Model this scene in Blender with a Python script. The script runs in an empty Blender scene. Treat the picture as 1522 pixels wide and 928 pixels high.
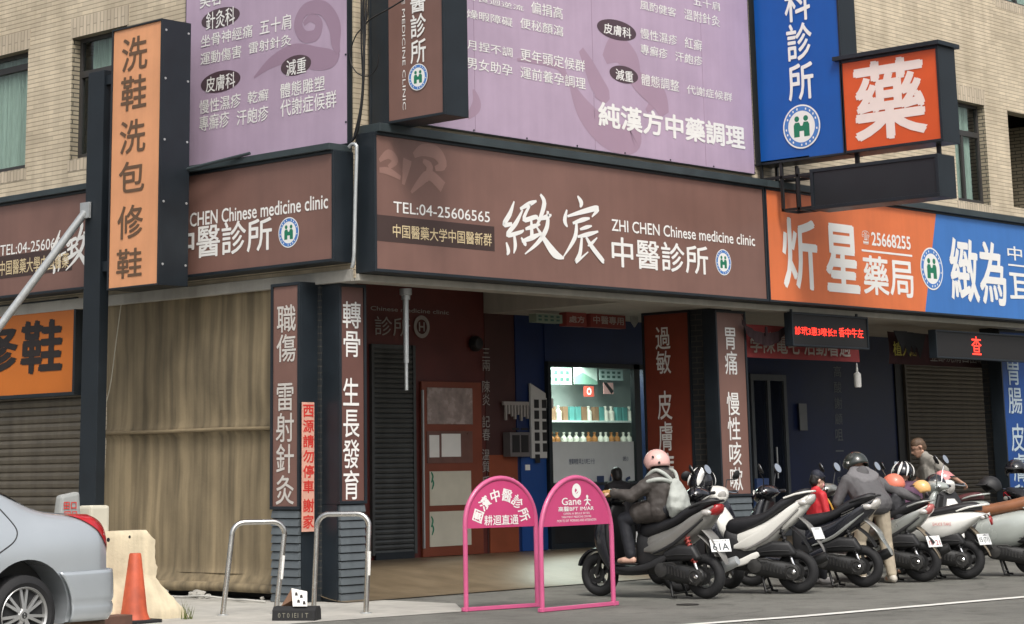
import bpy, bmesh, math, random
from mathutils import Vector, Matrix, noise
from math import sin, cos, pi, radians
random.seed(7)
SC = bpy.context.scene
COL = SC.collection
V = Vector

# ------------------------------------------------------------------ camera
CAM = V((-16.89785, -17.61491, 1.45))
CX, CY, CF = 713.698, 1.852, 3145.91
RX = V((0.6805342, -0.7325313, -0.0164676)); RY = V((0.1467606, 0.1582935, -0.9764243)); RZ = V((0.7178681, 0.6620733, 0.2152309))   # image right, image down, forward
cd = bpy.data.cameras.new('camera'); cam = bpy.data.objects.new('camera', cd); COL.objects.link(cam)
m3 = Matrix((RX, -RY, -RZ)).transposed()
cam.matrix_world = Matrix.Translation(CAM) @ m3.to_4x4()
cd.sensor_width = 36; cd.lens = 36 * CF / 1522
cd.shift_x = (761 - CX) / 1522; cd.shift_y = -(464 - CY) / 1522
cd.clip_start = .1; cd.clip_end = 500
SC.camera = cam

# ------------------------------------------------------------------ light
w = bpy.data.worlds.new('World'); SC.world = w; w.use_nodes = True
nt = w.node_tree; bg = nt.nodes['Background']
sky = nt.nodes.new('ShaderNodeTexSky'); sky.sky_type = 'NISHITA'; sky.sun_disc = False
SUN_EL, SUN_AZ = radians(52), radians(215)       # azimuth: compass-like, from +Y clockwise
sky.sun_elevation = SUN_EL; sky.sun_rotation = SUN_AZ
sky.dust_density = 6; sky.air_density = 1.0; sky.ozone_density = 1.0
hs = nt.nodes.new('ShaderNodeHueSaturation'); hs.inputs['Saturation'].default_value = .35
nt.links.new(sky.outputs[0], hs.inputs['Color']); nt.links.new(hs.outputs[0], bg.inputs[0])
bg.inputs[1].default_value = .122
sl = bpy.data.lights.new('sun', 'SUN'); so = bpy.data.objects.new('sun', sl); COL.objects.link(so)
sl.energy = 1.15; sl.angle = radians(14); sl.color = (1, .96, .9)
sd = V((sin(SUN_AZ) * cos(SUN_EL), cos(SUN_AZ) * cos(SUN_EL), sin(SUN_EL)))
so.rotation_euler = sd.to_track_quat('Z', 'Y').to_euler()
SC.view_settings.view_transform = 'Standard'; SC.view_settings.look = 'None'
SC.view_settings.exposure = .6; SC.view_settings.gamma = 1; SC.view_settings.use_curve_mapping = False
SC.cycles.max_bounces = 6

# ------------------------------------------------------------------ pixels of the photograph to points on planes
def ray(px, py): return RX * (px - CX) + RY * (py - CY) + RZ * CF
def G(px, py, z=0):
    r = ray(px, py); return CAM + r * ((z - CAM.z) / r.z)
class Plane:
    """upright plane: origin o, horizontal axis u (to the right as seen), outward normal n"""
    def __init__(s, o, u, n): s.o = V(o); s.u = V(u).normalized(); s.n = V(n).normalized()
    def pt(s, u, v, off=0): return s.o + s.u * u + V((0, 0, v)) + s.n * off
    def uv(s, px, py):
        r = ray(px, py); t = (s.o - CAM).dot(s.n) / r.dot(s.n); p = CAM + r * t - s.o
        return p.dot(s.u), p.z
def PR(y): return Plane((0, y, 0), (1, 0, 0), (0, -1, 0))
def PL(x): return Plane((x, 0, 0), (0, -1, 0), (-1, 0, 0))

# ------------------------------------------------------------------ materials
MATS = {}
def mat(name, rgb, rough=.5, metal=0, var=.10, scale=6, bump=0, bscale=60, streak=0, spec=.5, emit=0, coat=0, stretch=None):
    if name in MATS: return MATS[name]
    m = bpy.data.materials.new(name); m.use_nodes = True; t = m.node_tree; N = t.nodes; L = t.links
    b = N['Principled BSDF']; b.inputs['Roughness'].default_value = rough; b.inputs['Metallic'].default_value = metal
    b.inputs['Specular IOR Level'].default_value = spec; b.inputs['Coat Weight'].default_value = coat
    tc = N.new('ShaderNodeTexCoord'); co = tc.outputs['Object']
    if stretch:
        mp = N.new('ShaderNodeMapping'); mp.inputs['Scale'].default_value = stretch; L.new(co, mp.inputs[0]); co = mp.outputs[0]
    n = N.new('ShaderNodeTexNoise'); n.inputs['Scale'].default_value = scale; n.inputs['Detail'].default_value = 6; n.inputs['Roughness'].default_value = .6
    L.new(co, n.inputs['Vector'])
    r = N.new('ShaderNodeValToRGB'); r.color_ramp.elements[0].position = .3; r.color_ramp.elements[1].position = .7
    c = V(rgb[:3])
    r.color_ramp.elements[0].color = (*(c * (1 - var)), 1); r.color_ramp.elements[1].color = (*(c * (1 + var)), 1)
    L.new(n.outputs['Fac'], r.inputs[0]); out = r.outputs[0]
    if streak:
        mp2 = N.new('ShaderNodeMapping'); mp2.inputs['Scale'].default_value = (5, 5, .25); L.new(tc.outputs['Object'], mp2.inputs[0])
        n2 = N.new('ShaderNodeTexNoise'); n2.inputs['Scale'].default_value = 1.6; n2.inputs['Detail'].default_value = 5
        L.new(mp2.outputs[0], n2.inputs['Vector'])
        r2 = N.new('ShaderNodeValToRGB'); r2.color_ramp.elements[0].position = .35; r2.color_ramp.elements[1].position = .65
        r2.color_ramp.elements[0].color = (1 - streak,) * 3 + (1,); r2.color_ramp.elements[1].color = (1, 1, 1, 1)
        L.new(n2.outputs['Fac'], r2.inputs[0])
        mx = N.new('ShaderNodeMix'); mx.data_type = 'RGBA'; mx.blend_type = 'MULTIPLY'; mx.inputs[0].default_value = 1
        L.new(out, mx.inputs[6]); L.new(r2.outputs[0], mx.inputs[7]); out = mx.outputs[2]
    L.new(out, b.inputs['Base Color'])
    if emit:
        L.new(out, b.inputs['Emission Color']); b.inputs['Emission Strength'].default_value = emit
    if bump:
        n3 = N.new('ShaderNodeTexNoise'); n3.inputs['Scale'].default_value = bscale; n3.inputs['Detail'].default_value = 4
        L.new(tc.outputs['Object'], n3.inputs['Vector'])
        bp = N.new('ShaderNodeBump'); bp.inputs['Strength'].default_value = bump; bp.inputs['Distance'].default_value = .01
        L.new(n3.outputs['Fac'], bp.inputs['Height']); L.new(bp.outputs[0], b.inputs['Normal'])
    rr = N.new('ShaderNodeMapRange'); rr.inputs['To Min'].default_value = max(0, rough - .08); rr.inputs['To Max'].default_value = min(1, rough + .1)
    L.new(n.outputs['Fac'], rr.inputs[0]); L.new(rr.outputs[0], b.inputs['Roughness'])
    MATS[name] = m; return m

def tile_mat(name, rgb, mortar, bw, bh, msize=.1, swap=False, var=.10, rough=.55, bump=.5, hline=0):
    m = bpy.data.materials.new(name); m.use_nodes = True; t = m.node_tree; N = t.nodes; L = t.links
    b = N['Principled BSDF']; b.inputs['Roughness'].default_value = rough
    tc = N.new('ShaderNodeTexCoord'); sx = N.new('ShaderNodeSeparateXYZ'); L.new(tc.outputs['Object'], sx.inputs[0])
    ad = N.new('ShaderNodeMath'); ad.operation = 'ADD'; L.new(sx.outputs[0], ad.inputs[0]); L.new(sx.outputs[1], ad.inputs[1])
    cb = N.new('ShaderNodeCombineXYZ'); L.new(ad.outputs[0], cb.inputs[1 if swap else 0]); L.new(sx.outputs[2], cb.inputs[0 if swap else 1])
    br = N.new('ShaderNodeTexBrick'); br.inputs['Scale'].default_value = 1; br.inputs['Brick Width'].default_value = bw; br.inputs['Row Height'].default_value = bh
    br.inputs['Mortar Size'].default_value = msize * bh; br.inputs['Mortar Smooth'].default_value = .15; br.inputs['Bias'].default_value = 0
    c = V(rgb); br.inputs['Color1'].default_value = (*(c * (1 - var)), 1); br.inputs['Color2'].default_value = (*(c * (1 + var)), 1); br.inputs['Mortar'].default_value = (*mortar, 1)
    L.new(cb.outputs[0], br.inputs['Vector'])
    n = N.new('ShaderNodeTexNoise'); n.inputs['Scale'].default_value = 1.1; n.inputs['Detail'].default_value = 7
    L.new(tc.outputs['Object'], n.inputs['Vector'])
    mp2 = N.new('ShaderNodeMapping'); mp2.inputs['Scale'].default_value = (3, 3, .22); L.new(tc.outputs['Object'], mp2.inputs[0])
    n2 = N.new('ShaderNodeTexNoise'); n2.inputs['Scale'].default_value = 1.5; n2.inputs['Detail'].default_value = 6; L.new(mp2.outputs[0], n2.inputs['Vector'])
    ml = N.new('ShaderNodeMath'); ml.operation = 'MULTIPLY'; L.new(n.outputs['Fac'], ml.inputs[0]); L.new(n2.outputs['Fac'], ml.inputs[1])
    r = N.new('ShaderNodeValToRGB'); r.color_ramp.elements[0].position = .08; r.color_ramp.elements[1].position = .34
    r.color_ramp.elements[0].color = (.70, .68, .64, 1); r.color_ramp.elements[1].color = (1.03, 1.02, 1, 1)
    L.new(ml.outputs[0], r.inputs[0])
    mx = N.new('ShaderNodeMix'); mx.data_type = 'RGBA'; mx.blend_type = 'MULTIPLY'; mx.inputs[0].default_value = 1
    L.new(br.outputs['Color'], mx.inputs[6]); L.new(r.outputs[0], mx.inputs[7]); out = mx.outputs[2]
    if hline:      # the open horizontal joints between courses are darker than the tight upright ones
        dv = N.new('ShaderNodeMath'); dv.operation = 'DIVIDE'; dv.inputs[1].default_value = bh; L.new(sx.outputs[2], dv.inputs[0]); fr = N.new('ShaderNodeMath'); fr.operation = 'FRACT'; L.new(dv.outputs[0], fr.inputs[0])
        pg = N.new('ShaderNodeMath'); pg.operation = 'PINGPONG'; pg.inputs[1].default_value = .5; L.new(fr.outputs[0], pg.inputs[0])
        cr_ = N.new('ShaderNodeValToRGB'); cr_.color_ramp.elements[0].position = .07; cr_.color_ramp.elements[1].position = .12; k_ = 1 - hline; cr_.color_ramp.elements[0].color = (k_, k_, k_, 1); cr_.color_ramp.elements[1].color = (1, 1, 1, 1); L.new(pg.outputs[0], cr_.inputs[0])
        m4 = N.new('ShaderNodeMix'); m4.data_type = 'RGBA'; m4.blend_type = 'MULTIPLY'; m4.inputs[0].default_value = 1; L.new(out, m4.inputs[6]); L.new(cr_.outputs[0], m4.inputs[7]); out = m4.outputs[2]
    L.new(out, b.inputs['Base Color'])
    bp = N.new('ShaderNodeBump'); bp.inputs['Strength'].default_value = bump; bp.inputs['Distance'].default_value = .004; bp.invert = True
    L.new(br.outputs['Fac'], bp.inputs['Height']); L.new(bp.outputs[0], b.inputs['Normal'])
    MATS[name] = m; return m

def glass_mat(name, tint=(.9, .95, .93), refl=1.0):
    m = bpy.data.materials.new(name); m.use_nodes = True; t = m.node_tree; N = t.nodes; L = t.links
    N.remove(N['Principled BSDF']); o = N['Material Output']
    tr = N.new('ShaderNodeBsdfTransparent'); tr.inputs[0].default_value = (*tint, 1)
    gl = N.new('ShaderNodeBsdfGlossy'); gl.inputs['Roughness'].default_value = .03; gl.inputs[0].default_value = (refl, refl, refl, 1)
    fr = N.new('ShaderNodeFresnel'); fr.inputs[0].default_value = 1.5
    ge = N.new('ShaderNodeNewGeometry'); iv = N.new('ShaderNodeMath'); iv.operation = 'SUBTRACT'; iv.inputs[0].default_value = 1; L.new(ge.outputs['Backfacing'], iv.inputs[1])
    ml = N.new('ShaderNodeMath'); ml.operation = 'MULTIPLY'; L.new(iv.outputs[0], ml.inputs[0]); L.new(fr.outputs[0], ml.inputs[1])
    mx = N.new('ShaderNodeMixShader'); L.new(ml.outputs[0], mx.inputs[0]); L.new(tr.outputs[0], mx.inputs[1]); L.new(gl.outputs[0], mx.inputs[2])
    L.new(mx.outputs[0], o.inputs[0]); MATS[name] = m; return m

# ------------------------------------------------------------------ things, parts
RM = {}
def tag(o, label=None, cat=None, group=None, kind=None):
    if label: o['label'] = label
    if cat: o['category'] = cat
    if group: o['group'] = group
    if kind: o['kind'] = kind
    return o
def thing(name, label, cat, loc=(0, 0, 0), rot=0, group=None):
    o = bpy.data.objects.new(name, None); COL.objects.link(o); o.location = loc; o.rotation_euler = (0, 0, rot)
    o.empty_display_size = .2
    RM[o.name] = Matrix.Translation(V(loc)) @ Matrix.Rotation(rot, 4, 'Z')
    return tag(o, label, cat, group)
def copy_tree(o, parent=None):
    c = o.copy(); COL.objects.link(c)
    if parent: c.parent = parent
    RM[c.name] = RM.get(o.name, Matrix())
    for ch in list(o.children): copy_tree(ch, c)
    return c

class MB:
    def __init__(s): s.v = []; s.f = []; s.marks = []
    def add(s, vs, fs):
        k = len(s.v); s.v += [V(p) for p in vs]; s.f += [[i + k for i in f] for f in fs]; return s
    def hexa(s, p):   # 8 points: bottom 4 ccw, top 4 ccw
        return s.add(p, [(3, 2, 1, 0), (4, 5, 6, 7), (0, 1, 5, 4), (1, 2, 6, 5), (2, 3, 7, 6), (3, 0, 4, 7)])
    def box(s, x0, x1, y0, y1, z0, z1):
        return s.hexa([(x0, y0, z0), (x1, y0, z0), (x1, y1, z0), (x0, y1, z0), (x0, y0, z1), (x1, y0, z1), (x1, y1, z1), (x0, y1, z1)])
    def pbox(s, P, u0, u1, v0, v1, o0, o1):   # box on a plane, offsets along its normal
        return s.hexa([P.pt(u0, v0, o1), P.pt(u1, v0, o1), P.pt(u1, v0, o0), P.pt(u0, v0, o0), P.pt(u0, v1, o1), P.pt(u1, v1, o1), P.pt(u1, v1, o0), P.pt(u0, v1, o0)])
    def obox(s, c, a, b, d):
        c, a, b, d = V(c), V(a), V(b), V(d)
        return s.hexa([c - a - b - d, c + a - b - d, c + a + b - d, c - a + b - d, c - a - b + d, c + a - b + d, c + a + b + d, c - a + b + d])
    def prism(s, pts, off):
        pts = [V(p) for p in pts]; off = V(off); n = len(pts)
        return s.add(pts + [p + off for p in pts], [list(range(n))[::-1], list(range(n, 2 * n))] + [(i, (i + 1) % n, n + (i + 1) % n, n + i) for i in range(n)])
    def rings(s, rs, cap=True, closed=False):
        n = len(rs[0]); k = len(s.v); m = len(rs)
        for r in rs: s.v += [V(p) for p in r]
        for i in range(m if closed else m - 1):
            a = k + i * n; b = k + ((i + 1) % m) * n
            for j in range(n): s.f.append([a + j, a + (j + 1) % n, b + (j + 1) % n, b + j])
        if cap and not closed:
            s.f.append([k + j for j in range(n)][::-1]); s.f.append([k + (m - 1) * n + j for j in range(n)])
        return s
    def tube(s, pts, r, n=8, closed=False):
        pts = [V(p) for p in pts]; m = len(pts); rs = []; up = None
        for i, p in enumerate(pts):
            a = pts[(i - 1) % m] if (closed or i) else p; b = pts[(i + 1) % m] if (closed or i < m - 1) else p
            d = (b - a).normalized()
            if up is None:
                up = V((0, 0, 1)) if abs(d.z) < .9 else V((1, 0, 0))
            x = d.cross(up).normalized(); up = x.cross(d).normalized()
            rr = r[i] if isinstance(r, (list, tuple)) else r
            rs.append([p + (x * cos(2 * pi * j / n) + up * sin(2 * pi * j / n)) * rr for j in range(n)])
        return s.rings(rs, True, closed)
    def lathe(s, c, ax, prof, n=24, cap=True):   # prof: (radius, height)
        c = V(c); ax = V(ax).normalized(); t = V((0, 0, 1)) if abs(ax.z) < .9 else V((1, 0, 0))
        x = ax.cross(t).normalized(); y = ax.cross(x)
        return s.rings([[c + ax * h + (x * cos(2 * pi * j / n) + y * sin(2 * pi * j / n)) * r for j in range(n)] for r, h in prof], cap)
    def ball(s, c, r, n=16, m=10, rot=None):
        c = V(c); r = V(r) if hasattr(r, '__len__') else V((r, r, r)); vs = []; fs = []
        def P(p): p = V((p[0] * r.x, p[1] * r.y, p[2] * r.z)); return c + (rot @ p if rot else p)
        vs.append(P((0, 0, -1)))
        for i in range(1, m):
            a = -pi / 2 + pi * i / m
            for j in range(n): vs.append(P((cos(a) * cos(2 * pi * j / n), cos(a) * sin(2 * pi * j / n), sin(a))))
        vs.append(P((0, 0, 1)))
        for j in range(n): fs.append((0, 1 + (j + 1) % n, 1 + j))
        for i in range(m - 2):
            for j in range(n): fs.append((1 + i * n + j, 1 + i * n + (j + 1) % n, 1 + (i + 1) * n + (j + 1) % n, 1 + (i + 1) * n + j))
        k = 1 + (m - 2) * n
        for j in range(n): fs.append((k + j, k + (j + 1) % n, len(vs) - 1))
        return s.add(vs, fs)
    def torus(s, c, ax, R, r, n=36, m=12, sq=1.0):
        c = V(c); ax = V(ax).normalized(); t = V((0, 0, 1)) if abs(ax.z) < .9 else V((1, 0, 0)); x = ax.cross(t).normalized(); y = ax.cross(x); rs = []
        for i in range(n):
            d = x * cos(2 * pi * i / n) + y * sin(2 * pi * i / n)
            rs.append([c + d * (R + r * cos(2 * pi * j / m)) + ax * (r * sq * sin(2 * pi * j / m)) for j in range(m)])
        return s.rings(rs, False, True)
    def build(s, name, m, parent=None, smooth=None, bevel=0, local=False, scale=1, mod=None, wn=False):
        if len(s.marks) > 1:      # one part for each line of writing
            mk = [(0, 0)] + s.marks[1:] + [(len(s.v), len(s.f))]; first = None
            for (a, b), (c, d) in zip(mk, mk[1:]):
                q = MB(); q.v = s.v[a:c]; q.f = [[i - a for i in f] for f in s.f[b:d]]; o = q.build(name, m, parent, smooth, bevel, local, scale, mod, wn); first = first or o
            return first
        Mi = RM[parent.name].inverted() if parent is not None and not local else Matrix()
        me = bpy.data.meshes.new(name)
        me.from_pydata([tuple((Mi @ p) * scale) for p in s.v], [], s.f); me.validate()
        bm = bmesh.new(); bm.from_mesh(me)
        bmesh.ops.recalc_face_normals(bm, faces=bm.faces)
        if bevel:
            es = [e for e in bm.edges if len(e.link_faces) == 2 and e.calc_face_angle(0) > .5]
            bmesh.ops.bevel(bm, geom=es, offset=bevel, segments=2, profile=.6, affect='EDGES', clamp_overlap=True)
        bm.to_mesh(me); bm.free()
        if mod: me = mod(me)
        if smooth:
            for p in me.polygons: p.use_smooth = True
            me.set_sharp_from_angle(angle=radians(smooth))
        ms = m if isinstance(m, (list, tuple)) else [m]
        for q in ms: me.materials.append(q)
        o = bpy.data.objects.new(name, me); COL.objects.link(o)
        if wn: o.modifiers.new('weighted normals', 'WEIGHTED_NORMAL').keep_sharp = True
        if parent is not None:
            o.parent = parent; RM[o.name] = RM[parent.name]
        return o
def solid(name, mb, m, label, cat, group=None, **k):
    """a thing that is one mesh; its origin goes to the middle of its base"""
    lo = V([min(p[i] for p in mb.v) for i in range(3)]); hi = V([max(p[i] for p in mb.v) for i in range(3)])
    c = V(((lo.x + hi.x) / 2, (lo.y + hi.y) / 2, lo.z)); mb.v = [p - c for p in mb.v]
    o = mb.build(name, m, None, **k); o.location = c; RM[o.name] = Matrix.Translation(c)
    return tag(o, label, cat, group)
def struct(name, mb, m, **k):
    o = mb.build(name, m, None, **k); o['kind'] = 'structure'; return o

def cr(a, b, c, d, t):
    return .5 * ((2 * b) + (c - a) * t + (2 * a - 5 * b + 4 * c - d) * t * t + (3 * b - a - 3 * c + d) * t ** 3)
def smooth_rows(rows, n=4):
    out = []
    for i in range(len(rows) - 1):
        a = rows[max(i - 1, 0)]; b = rows[i]; c = rows[i + 1]; d = rows[min(i + 2, len(rows) - 1)]
        for k in range(n): out.append(tuple(cr(p, q, r, s_, k / n) for p, q, r, s_ in zip(a, b, c, d)))
    out.append(tuple(rows[-1])); return out
def superring(c, a, b, p, n=20):
    e = 2 / p; sg = lambda t: (1 if t >= 0 else -1) * abs(t) ** e
    return [V(c) + V(a) * sg(cos(2 * pi * j / n)) + V(b) * sg(sin(2 * pi * j / n)) for j in range(n)]
def loft_x(mb, rows, p=2.6, n=20, sub=4, y=0):   # rows: x, zbottom, ztop, halfwidth
    return mb.rings([superring((x, y, (a + b) / 2), (0, h, 0), (0, 0, (b - a) / 2), p, n) for x, a, b, h in smooth_rows(rows, sub)])
def spline(pts, n=6):
    return [V(p) for p in smooth_rows([tuple(p) for p in pts], n)]

# ------------------------------------------------------------------ lettering
_tc = {}
def glyphs(s, bold=0.0, shear=0.0, line=1.0, align='CENTER', sp=1.0):
    k = (s, bold, shear, line, align, sp)
    if k in _tc: return _tc[k]
    c = bpy.data.curves.new('text', 'FONT'); c.body = s; c.offset = bold; c.shear = shear; c.space_line = line; c.align_x = align; c.space_character = sp
    c.resolution_u = 3
    o = bpy.data.objects.new('text', c); COL.objects.link(o); dg = bpy.context.evaluated_depsgraph_get(); dg.update()
    me = bpy.data.meshes.new_from_object(o.evaluated_get(dg))
    vs = [(v.co.x, v.co.y) for v in me.vertices]; fs = [list(p.vertices) for p in me.polygons]
    bpy.data.objects.remove(o); bpy.data.curves.remove(c); bpy.data.meshes.remove(me)
    bb = (min(v[0] for v in vs), max(v[0] for v in vs), min(v[1] for v in vs), max(v[1] for v in vs))
    _tc[k] = (vs, fs, bb); return _tc[k]
def put(mb, s, P, u0, u1, v0, v1, off=.004, bold=0, **k):
    vs, fs, (a, b, c, d) = glyphs(s, **k); mb.marks.append((len(mb.v), len(mb.f)))
    n = 1 if not bold else 5; kx = (u1 - u0) / (b - a); ky = (v1 - v0) / (d - c)
    for i in range(n):       # heavier strokes: the same glyph laid again a hair to each side
        dx, dy = ((0, 0), (1, .5), (-1, -.5), (-.5, 1), (.5, -1))[i]
        mb.add([P.pt(u0 + (x - a + dx * bold) * kx, v0 + (y - c + dy * bold) * ky, off + i * .0003) for x, y in vs], fs)
    return mb
def putpx(mb, s, P, x0, y0, x1, y1, off=.004, **k):     # top-left and bottom-right corner as seen in the photograph
    u0, v1 = P.uv(x0, y0); u1, v0 = P.uv(x1, y1)
    if '\n' in s and 'line' not in k: k['line'] = 1.0
    return put(mb, s, P, u0, u1, v0, v1, off, **k)
def column(mb, s, P, x0, y0, x1, y1, off=.004, **k):    # upright column of characters
    return putpx(mb, '\n'.join(s), P, x0, y0, x1, y1, off, **k)
def disc(mb, P, u, v, r, off, n=32, ry=None):
    mb.add([P.pt(u + r * cos(2 * pi * i / n), v + (ry or r) * sin(2 * pi * i / n), off) for i in range(n)], [list(range(n))])
def ringd(mb, P, u, v, r0, r1, off, n=40):
    mb.add([P.pt(u + r * cos(2 * pi * i / n), v + r * sin(2 * pi * i / n), off) for r in (r0, r1) for i in range(n)], [(i, (i + 1) % n, n + (i + 1) % n, n + i) for i in range(n)])
def ribbon(mb, P, pts, off, n=5):      # brush stroke: (u, v, width)
    q = smooth_rows(pts, n); L = []; R = []
    for i, (u, v, wd) in enumerate(q):
        a = q[max(i - 1, 0)]; b = q[min(i + 1, len(q) - 1)]; d = V((b[0] - a[0], b[1] - a[1])); d = d.normalized() if d.length else V((1, 0)); nn = V((-d.y, d.x)) * max(wd, .001) / 2
        L.append(P.pt(u + nn.x, v + nn.y, off)); R.append(P.pt(u - nn.x, v - nn.y, off))
    m = len(q)
    for i in range(m - 1): mb.add([p + P.n * (i * 4e-5) for p in (L[i], L[i + 1], R[i + 1], R[i])], [(0, 1, 2, 3)])
def evalmod(me, setup):
    o = bpy.data.objects.new('tmp', me); COL.objects.link(o); setup(o); dg = bpy.context.evaluated_depsgraph_get(); dg.update()
    r = bpy.data.meshes.new_from_object(o.evaluated_get(dg)); bpy.data.objects.remove(o); return r
def hull(mb, balls, n=12, m=8):
    t = MB()
    for c, r in balls: t.ball(c, r, n, m)
    bm = bmesh.new(); vs = [bm.verts.new(p) for p in t.v]; r = bmesh.ops.convex_hull(bm, input=vs)
    bmesh.ops.delete(bm, geom=[v for v in bm.verts if not v.link_faces], context='VERTS'); bm.verts.index_update()
    mb.add([v.co.copy() for v in bm.verts], [[v.index for v in f.verts] for f in bm.faces]); bm.free(); return mb
def S(r, g, b, k=1.0):
    f = lambda c: ((c / 255 + .055) / 1.055) ** 2.4 if c > 10.3 else c / 255 / 12.92
    return (f(r) * k, f(g) * k, f(b) * k)
# materials -------------------------------------------------------------
tile_mat('wall tile', (.60, .515, .385), (.52, .445, .33), .235, .0605, .06, hline=.42)
tile_mat('soldier tile', (.55, .47, .36), (.33, .285, .22), .30, .075, .10, swap=True)
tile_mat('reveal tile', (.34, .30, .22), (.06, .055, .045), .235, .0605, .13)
M = {
 'dark': mat('dark navy metal', (.010, .015, .020), .42, .0, .2, 3, bump=.03),
 'cap': mat('slate metal cap', (.032, .044, .048), .5, .0, .2, 3),
 'black': mat('black plastic', (.012, .012, .013), .45, 0, .2, 8),
 'brown': mat('brown sign film', (.190, .102, .082), .38, 0, .10, 1.2, streak=.06, bump=.06, bscale=2.5),
 'purple': mat('purple sign film', (.43, .325, .43), .4, 0, .08, 1.3, streak=.06, bump=.12, bscale=2.2),
 'purple2': mat('mauve motif film', (.27,.185,.25), .4, 0, .05, 1.3),
 'plum': mat('plum oval film', (.075, .045, .055), .4, 0, .05, 2),
 'strip': mat('dark brown strip film', (.052, .030, .026), .4, 0, .08, 2),
 'motif': mat('faint brown motif film', (.265, .150, .122), .4, 0, .08, 3),
 'white': mat('white lettering film', (.78, .77, .74), .4, 0, .03, 4),
 'gold': mat('pale gold lettering film', (.62, .50, .30), .4, 0, .05, 4),
 'grey': mat('greyed lettering film', (.30, .28, .26), .5, 0, .05, 4),
 'orange': mat('orange sign film', (.66, .165, .055), .4, 0, .08, 1.6, streak=.06),
 'peach': mat('faded orange sign film', (.72, .335, .165), .4, 0, .10, 1.2, streak=.08),
 'amber': mat('amber sign film', (.52, .145, .018), .4, 0, .06, 2),
 'blue': mat('bright blue sign film', (.045, .165, .46), .4, 0, .07, 1.6, streak=.05),
 'deepblue': mat('deep blue sign film', (.004, .085, .36), .38, 0, .05, 2, streak=.05),
 'vermilion': mat('vermilion sign film', (.62, .090, .020), .38, 0, .07, 2),
 'brownink': mat('brown ink', (.125, .072, .040), .5, 0, .05, 4),
 'blackink': mat('black ink', (.018, .013, .012), .5, 0, .05, 4),
 'redink': mat('red ink', (.55, .035, .025), .5, 0, .05, 4),
 'green': mat('green emblem film', (.01, .17, .09), .4, 0, .05, 4),
 'emblue': mat('blue emblem film', (.06, .19, .50), .4, 0, .05, 4),
 'frame': mat('window frame bronze', (.055, .052, .050), .42, .3, .12, 5),
 'curtain': mat('pale green curtain', (.33, .385, .35), .8, 0, .18, 9, stretch=(9, 9, .4)),
 'concrete': mat('pale concrete', (.40, .385, .345), .85, 0, .16, 2.2, bump=.25, bscale=40, streak=.12),
 'soffit': mat('soffit paint', (.45, .43, .375), .7, 0, .10, 1.5, streak=.12),
 'maroon': mat('maroon wall panel', (.095, .020, .016), .42, 0, .18, 2),
 'rust': mat('rust red panel', (.23, .055, .022), .45, 0, .15, 2),
 'navy': mat('navy wall panel', (.008, .022, .085), .4, 0, .15, 2),
 'royal': mat('royal blue panel', (.010, .055, .22), .4, 0, .12, 2),
 'rib': mat('grey ribbed cladding', (.105, .122, .132), .5, .1, .12, 3, streak=.15),
 'shutter': mat('brown steel shutter', (.13, .112, .085), .45, .35, .16, 3, streak=.25),
 'shutterd': mat('dark steel shutter', (.075, .080, .080), .45, .3, .16, 3, streak=.2),
 'cream': mat('cream board', (.55, .52, .42), .6, 0, .07, 3),
 'steel': mat('stainless tube', (.58, .57, .54), .24, 1.0, .10, 12, bump=.02),
 'galv': mat('galvanised tube', (.50, .52, .52), .42, .55, .10, 10),
 'chrome': mat('chrome', (.75, .75, .75), .08, 1.0, .03, 10),
 'pink': mat('pink paint', (.54, .095, .22), .36, 0, .07, 5, coat=.3),
 'rubber': mat('tyre rubber', (.011, .011, .012), .75, 0, .25, 20, bump=.15, bscale=120),
 'paper': mat('white paper', (.75, .74, .70), .7, 0, .04, 4),
 'greyboard': mat('grey interior wall', (.32, .36, .34), .7, 0, .08, 3),
}
LED = mat('red led', (1.0, .035, .02), .5, 0, .02, 4, emit=2.2)
GLASS = glass_mat('window glass'); DGLASS = glass_mat('tinted glass', (.35, .42, .40))
M['glass'] = GLASS

# tarpaulin: mottled brown with vertical stains
def tarp_mat():
    m = mat('stained brown tarpaulin', (.265, .207, .122), .78, 0, .34, .9, bump=.25, bscale=25, streak=.52, stretch=(1, 1, .6)); return m
M['tarp'] = tarp_mat()

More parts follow.
